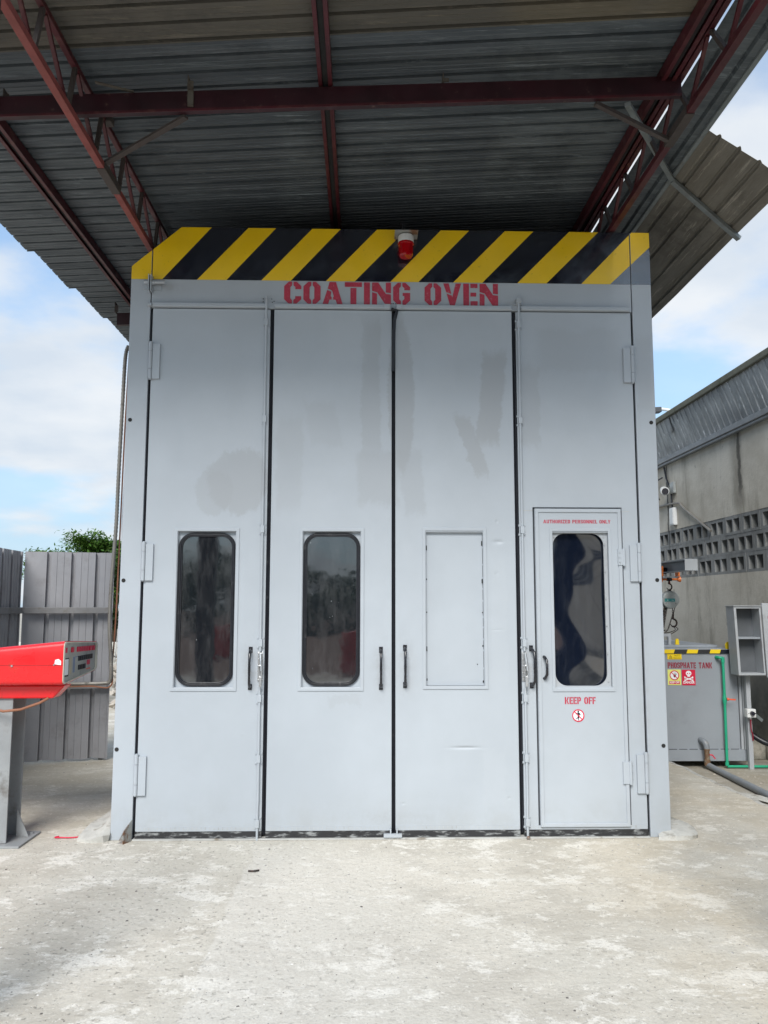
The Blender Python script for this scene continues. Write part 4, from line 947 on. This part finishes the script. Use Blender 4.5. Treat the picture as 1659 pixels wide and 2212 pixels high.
m=MB(); m.hexa([(3.98,5.94,4.10),(3.70,5.92,4.07),(3.70,6.08,4.07),(3.98,6.06,4.10),(3.98,5.95,4.175),(3.70,5.93,4.15),(3.70,6.07,4.15),(3.98,6.05,4.175)]); m.build('lamp_head','darkcap',LM,bevel=.008)

# phosphate tank ------------------------------------------------------
TK=thing('phosphate_tank',(2.93,3.0,-.05),'grey steel phosphate tank with striped rim and warning signs','tank')
ty=2.40; TX0,TX1=2.565,3.285
mb=MB(); mb.box(TX0+.01,TX1-.04,ty,ty+1.5,.03,.965); mb.build('shell','tank',TK,bevel=.004)
MB().box(TX0-.004,TX1+.03,ty-.014,ty+.02,.005,.105).build('skirt_rail','tank',TK,bevel=.002)
m=MB(); x=TX0+.02
while x<TX1-.06: m.box(x,x+.075,ty-.0022,ty-.0005,.1055,.110); x+=.095
m.build('skirt_slot','bkdark',TK)
m=MB(); m.box(TX1-.035,TX1-.012,ty-.01,ty+.06,.106,.76).box(TX1-.008,TX1+.034,ty-.02,ty+.03,.106,.76); m.build('corner_post','tanklite',TK,bevel=.002)
# rim with alternating stripes
def slant(x0,x1,z0,z1,y,s=.012): return [(x0-s/2,z0),(x1-s/2,z0),(x1+s/2,z1),(x0+s/2,z1)]
MB().box(TX0-.002,TX1-.03,ty-.012,ty+1.5,.966,1.003).build('rim','tanklite',TK,bevel=.002)
m1=MB(); m2=MB(); x=TX0+.0; k=0; wd=.106
ed=[2.572,2.665,2.783,2.883,2.997,3.092,3.25]
for i in range(6):
    MB().flat(slant(ed[i],ed[i+1],.967,1.002,0),ty-.0145).build(*(('yellow_stripe','signyellow') if i%2==0 else ('black_stripe','stripeblack')),TK)
m1=MB(); m2=MB()
for k in range(10):
    z=.03+k*.094; MB().add([(TX0+.0085,ty+.002,z),(TX0+.0085,ty+.05,z),(TX0+.0085,ty+.05,z+.094),(TX0+.0085,ty+.002,z+.094)],[(0,3,2,1)]).build(*(('yellow_stripe','signyellow') if k%2 else ('black_stripe','stripeblack')),TK)
m=MB(); m.box(TX0+.06,TX1-.1,ty+.25,ty+1.4,1.004,1.03); m.build('lid','tank',TK,bevel=.004)
m=MB(); m.box(2.655,2.682,ty+.28,ty+.31,1.03,1.135).box(2.725,2.752,ty+.28,ty+.31,1.03,1.135).box(2.655,2.752,ty+.279,ty+.311,1.108,1.136); m.build('lid_handle','tanklite',TK,bevel=.002)
m=MB(); m.prism([(2.80,1.031),(2.835,1.031),(2.833,1.075),(2.826,1.087),(2.81,1.087),(2.802,1.075)],ty+.30,ty+.315); m.prism([(3.165,1.004)]+[(3.19+.03*math.cos(t*.4),1.04+.03*math.sin(t*.4)) for t in range(8,-1,-1)]+[(3.22,1.004)],ty+.03,ty+.04); m.build('lifting_eye','signyellow',TK)
sgy=ty-.0035
m=MB().box(2.603,2.735,ty-.0032,ty-.0002,.912,.978-.02+.003); m.build('caution_sign','signyellow',TK)
sg=TK
m=MB(); tri=[(2.614,.920),(2.650,.920),(2.632,.951)]; ti=[(2.6195,.9235),(2.6445,.9235),(2.632,.9445)]; m.ring(tri,ti,ty-.0040,ty-.0036); m.flat([(2.634,.940),(2.628,.932),(2.632,.932),(2.629,.925),(2.637,.934),(2.633,.934)],ty-.0040); m.build('hazard_triangle','blackplain',TK)
textmesh('sign_print','Plant in',2.694,.9445,.0165,ty-.0040,'blackplain',TK); textmesh('sign_print','Operation',2.692,.9245,.0165,ty-.0040,'blackplain',TK)
o=stencil(MB(),'PHOSPHATE TANK',2.604,3.015,.832,.886,ty-.0020,gap=.12,space=.62,skew=-.006).build('tank_lettering','crimdark',TK); o['label']='dark red stencilled words PHOSPHATE TANK'
MB().box(2.600,2.722,ty-.0032,ty-.0002,.680,.820).build('keep_off_sign','signpale',TK); no_entry(TK,2.661,.768,.044,ty-.0038,True)
MB().box(2.612,2.710,ty-.0040,ty-.0033,.689,.716).build('sign_strip','signred',TK); textmesh('sign_print','KEEP OFF',2.661,.7035,.0255,ty-.0046,'signwhite',TK,.82,bold=.0006)
MB().box(2.731,2.855,ty-.0032,ty-.0002,.678,.818).build('danger_sign','signred',TK); textmesh('sign_print','DANGER',2.793,.703,.030,ty-.0042,'signwhite',TK,.86,bold=.0008)
m=MB(); m.flat([(2.793+.026*math.cos(t*.3142),.786+.023*math.sin(t*.3142)) for t in range(20)],ty-.0040); m.flat([(2.779,.768),(2.807,.768),(2.804,.754),(2.782,.754)],ty-.0042)
for s in (-1,1):
    for (xa,za,xb,zb) in ((-.036,.748,.036,.722),):
        a=Vector((2.793+s*xa,0,za)); b=Vector((2.793+s*xb,0,zb)); d=(b-a).normalized(); q=Vector((-d.z,0,d.x))*.0045
        m.flat([(p.x,p.z) for p in (a-q,b-q,b+q,a+q)],ty-.0044-.0002*s)
        for e in (a,b):
            for q2 in (-1,1): m.flat(circle(e.x,e.z+q2*.0045,.0058,8),ty-.0047-.0001*q2)
m.build('skull_symbol','signwhite',TK)
m=MB(); m.flat(circle(2.783,.784,.006,10),ty-.0046).flat(circle(2.804,.784,.006,10),ty-.0046).flat([(2.791,.772),(2.796,.772),(2.7935,.778)],ty-.0046); m.build('skull_eyes','signred',TK)
# green pipe with ball valve
m=MB(); py=ty-.05; m.tube(smoothpts([(3.060,ty,.930),(3.062,py+.01,.930),(3.085,py,.925),(3.095,py,.90),(3.096,py,.60)],6),.0125,12).tube([(3.096,py,.62),(3.092,py,-.03)],.0125,12)
m.tube([(3.095,py,.935),(3.095,py,.885)],.0165,12).tube([(3.055,ty,.930),(3.062,ty-.025,.930)],.016,12).tube([(3.095,py,.60),(3.095,py,.582),(3.095,py,.562),(3.095,py,.545),(3.095,py,.515)],[.015,.015,.020,.020,.015],12).tube([(3.092,py,.0),(3.092,py,-.028)],.017,12)
m.tube([(3.092,py,-.036),(3.14,py-.001,-.036),(5.2,py-.06,-.034)],.0115,10); m.build('green_pipe','green',TK,smooth=True)
m=MB(); m.tube([(3.108,py-.02,.560),(3.125,py-.024,.560)],.013,10).bar((3.12,py-.026,.560),(3.185,py-.026,.556),.004,.012); m.build('valve_lever','orangered',TK,smooth=True)
# drain elbow and grey pipe
m=MB(); m.tube(smoothpts([(2.878,ty,.190),(2.882,ty-.05,.188),(2.895,ty-.075,.165),(2.900,ty-.08,.12)],6),[.026]*18+[.026],14); m.build('drain_elbow','greypipe',TK,smooth=True)
m=MB(); m.tube([(2.900,ty-.08,.125),(2.900,ty-.08,.11),(2.900,ty-.08,.108),(2.900,ty-.08,.035),(2.900,ty-.08,.03),(2.900,ty-.08,-.02)],[.027,.027,.022,.022,.027,.027],14); m.build('drain_valve','brass',TK,smooth=True)
m=MB(); m.tube([(2.92,ty-.09,.075),(2.945,ty-.095,.07)],.006,8).bar((2.942,ty-.097,.072),(2.965,ty-.1,.04),.006,.010); m.build('drain_lever','signred',TK)
DP=MB().tube([(2.905,ty-.075,-.015),(2.915,ty-.14,-.025),(2.90,1.75,-.025)],.026,14).tube([(2.90,1.80,-.025),(2.885,1.2,-.024),(2.86,.1,-.024)],.0285,14)
tag(DP.build('grey_drain_pipe','greypipe',smooth=True),'long grey plastic drain pipe lying on the ground from the tank towards the camera','pipe')
# control cabinet on the post
CB=thing('control_cabinet',(3.30,2.2,.77),'open grey steel cabinet on a post beside the phosphate tank','cabinet')
cy=2.18
m=MB()
def qx(z): return .040*(1.395-z)/.63*.5    # it leans slightly
x0,x1,z0,z1=3.140,3.385,.785,1.395
def P8(xa,xb,ya,yb,za,zb): return [(xa+qx(za),ya,za),(xb+qx(za),ya,za),(xb+qx(za),yb,za),(xa+qx(za),yb,za),(xa+qx(zb),ya,zb),(xb+qx(zb),ya,zb),(xb+qx(zb),yb,zb),(xa+qx(zb),yb,zb)]
m.hexa(P8(x0,x0+.022,cy,cy+.16,z0,z1)).hexa(P8(x1-.014,x1,cy,cy+.16,z0,z1)).hexa(P8(x0+.022,x1-.014,cy,cy+.16,z1-.018,z1)).hexa(P8(x0+.022,x1-.014,cy,cy+.16,z0,z0+.018)).hexa(P8(x0+.022,x1-.014,cy+.15,cy+.16,z0+.018,z1-.018))
m.build('cabinet_box','tanklite',CB,bevel=.002)
MB().hexa(P8(x0+.023,x1-.015,cy+.144,cy+.149,z0+.019,z1-.019)).build('recess_shade','tankdark',CB)  # dark sheet standing in for the shade inside the cabinet
MB().hexa(P8(x0+.023,x1-.015,cy+.02,cy+.15,1.105,1.122)).build('shelf','tank',CB)
MB().hexa(P8(x0-.006,x1+.35,cy-.012,cy+.17,z1+.001,z1+.008)).build('cabinet_top','tanklite',CB,bevel=.002)
MB().hexa(P8(x1+.004,x1+.36,cy-.02,cy+.0,z0-.02,z1+.03)).build('cabinet_door','tanklite',CB,bevel=.003)
o=stencil(MB(),'AUTHORIZED PERSONNEL ONLY',3.435,3.72,1.288,1.312,cy-.0215,gap=.13,space=.5).build('notice_lettering','crimson',CB)
m=MB(); m.box(3.275,3.315,ty-.10,ty-.062,-.055,.784); m.build('post','tanklite',CB,bevel=.002)
SW=thing('push_button_box',(3.31,2.32,.46),'white push button box with black knob on the tank corner post','switch')
m=MB(); m.box(3.245,3.325,ty-.165,ty-.103,.408,.482); m.build('box_body','white',SW,bevel=.006)
m=MB(); m.tube([(3.288,ty-.166,.446),(3.288,ty-.19,.446)],[.021,.017],14); m.build('knob','camlens',SW,smooth=True)
m=MB(); m.tube([(3.258,ty-.168,.446),(3.258,ty-.163,.446)],.004,8).tube([(3.318,ty-.168,.446),(3.318,ty-.163,.446)],.004,8); m.build('screw','blackplain',SW)
m=MB(); m.tube([(3.288,ty-.13,.407),(3.288,ty-.13,.392)],.009,8); m.build('cable_gland','white',SW)
m=MB(); m.tube(smoothpts([(3.288,ty-.13,.392),(3.288,ty-.13,.33),(3.29,ty-.13,.29),(3.305,ty-.12,.25),(3.31,ty-.11,.2)],6),.006,6); m.build('red_cable','crimdark',SW,smooth=True)
m=MB(); m.bar((3.32,ty-.13,.44),(3.40,ty-.12,.375),.004,.028); m.build('hanging_tag','galv',SW)
HS=MB().tube(smoothpts([(3.30,2.50,.28),(3.36,2.46,.24),(3.46,2.40,.17),(3.56,2.32,.14),(3.62,1.9,.12),(3.6,1.2,.1)],8),.026,12)
tag(HS.build('black_hose','hose',smooth=True),'thick black hose running off behind the tank along the wall','hose')
m=MB(); m.box(3.46,XW-.002,2.75,4.4,-.055,.13); tag(m.build('concrete_kerb','plaster',bevel=.01),'low dark concrete kerb at the foot of the wall behind the tank','kerb')

# hoist beam + chain hoist --------------------------------------------
HB=thing('hoist_beam',(2.86,3.9,0),'grey steel hoist beam with square end plate above the tank','beam')
bx,bz=2.862,1.780
m=MB(); m.box(bx-.052,bx+.052,ty+.006,5.6,bz+.045,bz+.052).box(bx-.052,bx+.052,ty+.006,5.6,bz-.052,bz-.045).box(bx-.004,bx+.004,ty+.006,5.6,bz-.045,bz+.045); m.build('beam','tank',HB)
MB().box(bx-.060,bx+.060,ty,ty+.006,bz-.053,bz+.055).build('end_plate','tanklite',HB,bevel=.001)
MB().box(bx-.05,bx+.05,5.5,5.6,-.05,bz-.053).build('column','tank',HB)
HO=thing('chain_hoist',(2.86,3.05,1.4),'grey chain hoist with orange trolley hanging from the beam above the tank','chain hoist')
hy=3.05; hx=2.888
m=MB(); m.box(hx-.085,hx-.068,hy-.055,hy+.055,bz-.085,bz+.015).box(hx-.075,hx-.065,hy-.02,hy+.02,bz-.14,bz-.06).box(hx+.085,hx+.10,hy-.045,hy+.045,bz-.085,bz-.02).tube([(hx-.08,hy,bz-.115),(hx+.105,hy,bz-.115)],.011,8).tube([(hx+.09,hy,bz-.115),(hx+.12,hy,bz-.115)],[.02,.03],10); m.build('trolley','orange',HO,bevel=.002)
m=MB()
for dy in (-.032,.032): m.tube([(hx-.05,hy+dy,bz-.03),(hx-.035,hy+dy,bz-.03)],.032,14)
m.tube([(hx-.02,hy,bz-.115),(hx+.03,hy,bz-.115)],.018,10); m.build('trolley_wheel','camlens',HO)
m=MB(); m.tube([(hx+.006,hy,bz-.12),(hx+.012,hy,bz-.165)],.008,8); m.build('shackle','redoxlight',HO)
def hook(m,x,y,z,s=1,flip=1):
    pts=[]
    for k in range(15):
        t=R_(100-k*19); pts.append((x+flip*.026*s*math.cos(t),y,z+.030*s*math.sin(t)))
    rs=[.0075*s*(1-.0*k) if k<10 else .0075*s*(1-(k-9)*.13) for k in range(15)]
    m.tube([(x,y,z+.065*s)]+pts,[.008*s]+rs,8)
m=MB(); hook(m,hx+.004,hy,bz-.190,1.0,1); m.tube([(hx+.004,hy,bz-.225),(hx+.004,hy,bz-.24)],.02,8); m.build('top_hook','chain',HO,smooth=True)
cz=bz-.320
m=MB(); m.tube([(hx-.01,hy-.075,cz),(hx-.01,hy-.068,cz),(hx-.01,hy-.02,cz)],[.068,.084,.090],22); m.build('gear_case','hoistgrey',HO,smooth=True)
m=MB(); m.tube([(hx+.012,hy-.016,cz+.004),(hx+.018,hy+.05,cz+.004),(hx+.02,hy+.062,cz+.004)],[.084,.088,.072],22); m.build('rear_case','hoistgrey',HO,smooth=True)
m=MB(); m.box(hx-.075,hx+.028,hy-.0775,hy-.0755,cz-.018,cz+.012); m.build('name_plate','teal',HO)
textmesh('plate_print','2',hx-.045,cz-.003,.022,hy-.0782,'signwhite',HO); textmesh('plate_print','TON',hx+.003,cz-.005,.010,hy-.0782,'signwhite',HO)
m=MB()
for a in (50,130,210,320): m.tube([(hx-.01+.06*math.cos(R_(a)),hy-.079,cz+.06*math.sin(R_(a))),(hx-.01+.06*math.cos(R_(a)),hy-.06,cz+.06*math.sin(R_(a)))],.006,6)
m.build('case_bolt','chrome',HO)
def chain(m,a,b,link=.020,r=.0024):
    a=Vector(a); b=Vector(b); d=(b-a); n=max(1,int(d.length/(link*.78))); d.normalize(); u,v=frame_of(d)
    for i in range(n):
        c=a+d*(i+.5)*(b-a).length/n; s=u if i%2 else v; pts=[c+d*math.cos(t*math.pi/4)*link*.55+s*math.sin(t*math.pi/4)*link*.30 for t in range(9)]
        m.tube(pts,r,5,False)
hb=cz-.19
m=MB(); chain(m,(hx+.018,hy-.03,cz-.07),(hx+.022,hy-.02,hb+.03)); chain(m,(hx+.046,hy-.02,cz-.068),(hx+.026,hy-.02,hb+.035)); m.build('load_chain','chain',HO)
m=MB()
for q in range(5): chain(m,(hx-.065+q*.009,hy-.04+q*.005,cz-.055),(hx-.10+q*.004,hy-.04,cz-.2-q*.02))
chain(m,(hx+.012,hy-.02,hb+.02),(hx-.035,hy-.03,hb-.10)); chain(m,(hx-.035,hy-.03,hb-.10),(hx-.11,hy-.04,hb-.185)); tag(m.build('hand_chain','chain',HO),kind='stuff')
m=MB(); m.tube([(hx+.022,hy-.02,hb+.045),(hx+.022,hy-.02,hb+.0)],[.010,.013],8); hook(m,hx+.026,hy-.02,hb-.04,1.25,1); m.build('bottom_hook','chain',HO,smooth=True)
SG=MB().tube(smoothpts([(hx+.022,hy-.02,hb-.07),(hx+.03,hy-.12,hb-.10),(2.745,ty+.295,1.125)],6),.004,6).tube(smoothpts([(hx+.018,hy-.02,hb-.07),(hx-.01,hy-.14,hb-.11),(2.668,ty+.30,1.13)],6),.004,6)
SG.tube(smoothpts([(2.60,ty+.32,1.08),(2.66,ty+.30,1.15),(2.70,ty+.28,1.17)],6),.006,6)
tag(SG.build('wire_sling','chain',smooth=True),'thin wire sling from the hoist hook to the tank lid handle','sling')

# slab litter on the right
for (x,y,s) in ((2.86,1.08,.05),(2.93,1.02,.04)):
    pass
m=MB(); m.add([(2.70,1.35,-.04),(2.83,1.22,-.04),(2.90,1.05,-.04),(2.80,1.02,-.04),(2.72,1.2,-.04),(2.70,1.33,-.03),(2.82,1.2,-.025),(2.87,1.07,-.03),(2.80,1.04,-.03),(2.73,1.2,-.025)],[(5,9,8,7,6),(0,1,6,5),(1,2,7,6),(2,3,8,7),(3,4,9,8),(4,0,5,9)]); tag(m.build('broken_slab_chip','mortar'),'flat broken concrete piece beside the slab edge near the drain pipe','rubble')
m=MB()
for k in range(60):
    chip(m,random.uniform(2.66,3.3),random.uniform(.6,2.2),-.055,random.uniform(.004,.014))
tag(m.build('small_rubble','rock'),'loose rubble chips between the slab edge and the drain pipe','rubble',kind='stuff')

# ================================================================== background left: rubble, wall, trees
m=MB(); m.box(-30,-2.4,14,14.2,0,.55); tag(m.build('boundary_wall','mortar',bevel=.02),'low pale boundary wall glimpsed between the fence and the oven','wall')
m=MB()
for k in range(420):
    x=random.uniform(-5.2,-2.6); y=random.uniform(6.0,9.0); h=.75*math.exp(-((x+3.7)**2/.8+(y-7.8)**2/1.2))
    s=random.uniform(.03,.12); c=Vector((x,y,h*random.uniform(.6,1.0)))
    a=[Vector((random.uniform(-1,1),random.uniform(-1,1),random.uniform(-1,1))).normalized()*s for _ in range(6)]
    m.add([c+q for q in a],[(0,1,2),(0,2,3),(0,3,4),(0,4,5),(5,1,0),(1,5,2),(2,5,3),(3,5,4)])
tag(m.build('rubble_heap','rock'),'heap of broken bricks and stones behind the fence gap','rubble',kind='stuff')
def tree(name,base,h,cr,ch,label,cat='tree',mat='leaf',n=5000,layers=7,ls=.11,group=None,seed=1):
    rnd=random.Random(seed); T_=thing(name,base,label,cat,group); b=Vector(base)
    m=MB(); th=h-ch*.9; m.tube([b,b+Vector((.05,0,th*.5)),b+Vector((0,.05,th)),b+Vector((0,0,h*.92))],[h*.035,h*.028,h*.022,h*.006],9)
    tips=[]
    for k in range(16):
        a=k*2.4; z=th*.75+(h-th)*(.15+.8*k/16); rr_=cr*(1-.55*(k/16)**1.5)*rnd.uniform(.75,1.0)
        p0=b+Vector((0,0,z*.85)); p1=b+Vector((math.cos(a)*rr_*.5,math.sin(a)*rr_*.5,z)); p2=b+Vector((math.cos(a)*rr_,math.sin(a)*rr_,z+rnd.uniform(-.02,.06)*h))
        m.tube([p0,p1,p2],[h*.012,h*.008,h*.003],6); tips.append((p1,p2))
    m.build('trunk','bark',T_,smooth=True)
    c=MB(); sprays=[]
    for p1,p2 in tips:
        for q in range(9):
            t=rnd.uniform(.25,1.12); d=(p2-p1); o=p1+d*(t-.0)+Vector((rnd.uniform(-.22,.22)*cr,rnd.uniform(-.22,.22)*cr,rnd.uniform(-.03,.05)*h)); sprays.append((o,d.normalized()))
    per=max(4,n//len(sprays))
    for o,d in sprays:
        dd=(d+Vector((rnd.uniform(-.7,.7),rnd.uniform(-.7,.7),rnd.uniform(-.1,.35)))).normalized(); ln=cr*rnd.uniform(.16,.34)
        for q in range(per):
            t=rnd.uniform(-.3,1); p=o+dd*ln*t+Vector((rnd.gauss(0,1)*ln*.22,rnd.gauss(0,1)*ln*.22,rnd.gauss(0,1)*ln*.09))
            e=Vector((rnd.uniform(-1,1),rnd.uniform(-1,1),rnd.uniform(-.25,.6))).normalized(); f_=e.cross(Vector((rnd.uniform(-.4,.4),rnd.uniform(-.4,.4),1))).normalized(); s=ls*rnd.uniform(.6,1.2)
            c.add([p-e*s,p+f_*s*.35,p+e*s,p-f_*s*.35],[(0,1,2,3)])
    c.build('crown',mat,T_); return T_
tree('feathery_tree',(-9.3,25,-.05),4.1,2.9,1.9,'wide green feathery tree rising behind the fence left of the oven',n=60000,ls=.10,seed=3)
tree('broad_tree',(-6.6,21,-.05),4.1,1.9,3.4,'bare-topped olive green tree partly hidden by the oven edge',n=22000,ls=.09,seed=5,mat='leaf')
tree('young_tree',(-4.9,12.5,-.05),2.7,1.0,2.2,'low dark leafy tree in the gap between fence and oven',n=9000,ls=.07,seed=8,mat='leafd')
# yard opposite the oven, seen mirrored in its windows
lab=['tall dark tree mirrored at the left of the first window','bushy dark tree mirrored in the first window','low spreading tree mirrored near the first window edge','small round tree mirrored between the two windows','low tree mirrored in the second window','short dark tree mirrored at the right of the second window','leafy tree opposite the blanked window','leafy tree opposite the personnel door','far tree at the right of the yard']
for k in range(9):
    x=-16+k*4.4; hh=(4.9,4.7,4.6,3.6,3.2,3.1,3.5,4.4,5.0)[k]
    tree('yard_tree',(x,-40+random.uniform(-1.5,1.5),-.05),hh,3.0,hh*.85,lab[k],n=1500,ls=.32,seed=20+k,mat='leafd',group='trees across the yard behind the camera')
hm=MB(); hr=random.Random(4)
for k in range(9000):
    x=hr.uniform(-24,26); y=-35+hr.uniform(-.9,.9); z=hr.uniform(0,2.3+.3*math.sin(x*.9)+.25*math.sin(x*2.7)+(1.2 if x<-5 else 0)); p=Vector((x,y,z)); e=Vector((hr.uniform(-1,1),hr.uniform(-1,1),hr.uniform(-.6,.6))).normalized(); f_=e.cross(Vector((hr.uniform(-.5,.5),hr.uniform(-.5,.5),1))).normalized(); q=hr.uniform(.15,.32)
    hm.add([p-e*q,p+f_*q*.6,p+e*q,p-f_*q*.6],[(0,1,2,3)])
tag(hm.build('hedge','leafd'),'dark hedge across the yard mirrored in the windows','hedge',kind='stuff')
def drum(x,y,label):
    D_=thing('steel_drum',(x,y,-.05),label,'drum','red drums in the yard'); b=Vector((x,y,-.05))
    MB().tube([b,b+Vector((0,0,.01)),b+Vector((0,0,.29)),b+Vector((0,0,.3)),b+Vector((0,0,.31)),b+Vector((0,0,.58)),b+Vector((0,0,.59)),b+Vector((0,0,.60)),b+Vector((0,0,.88))],[.29,.29,.285,.30,.285,.285,.30,.285,.285],24).build('drum_body','reddrum',D_,smooth=True)
    MB().ring([(x+.29*math.cos(t*.3),.0+.29*math.sin(t*.3)) for t in range(21)],[(x+.27*math.cos(t*.3),.27*math.sin(t*.3)) for t in range(21)],0,.02).build('rim','reddrum',D_,xf=Matrix.Translation((0,y,.83))@Matrix.Rotation(R_(90),4,'X')@Matrix.Identity(4)) if False else MB().tube([b+Vector((0,0,.87)),b+Vector((0,0,.895))],.292,24).build('rim','reddrum',D_)
drum(-4.1,-17.5,'red steel drum mirrored low in the first window'); drum(-.34,-12.5,'red steel drum mirrored at the bottom right of the second window')
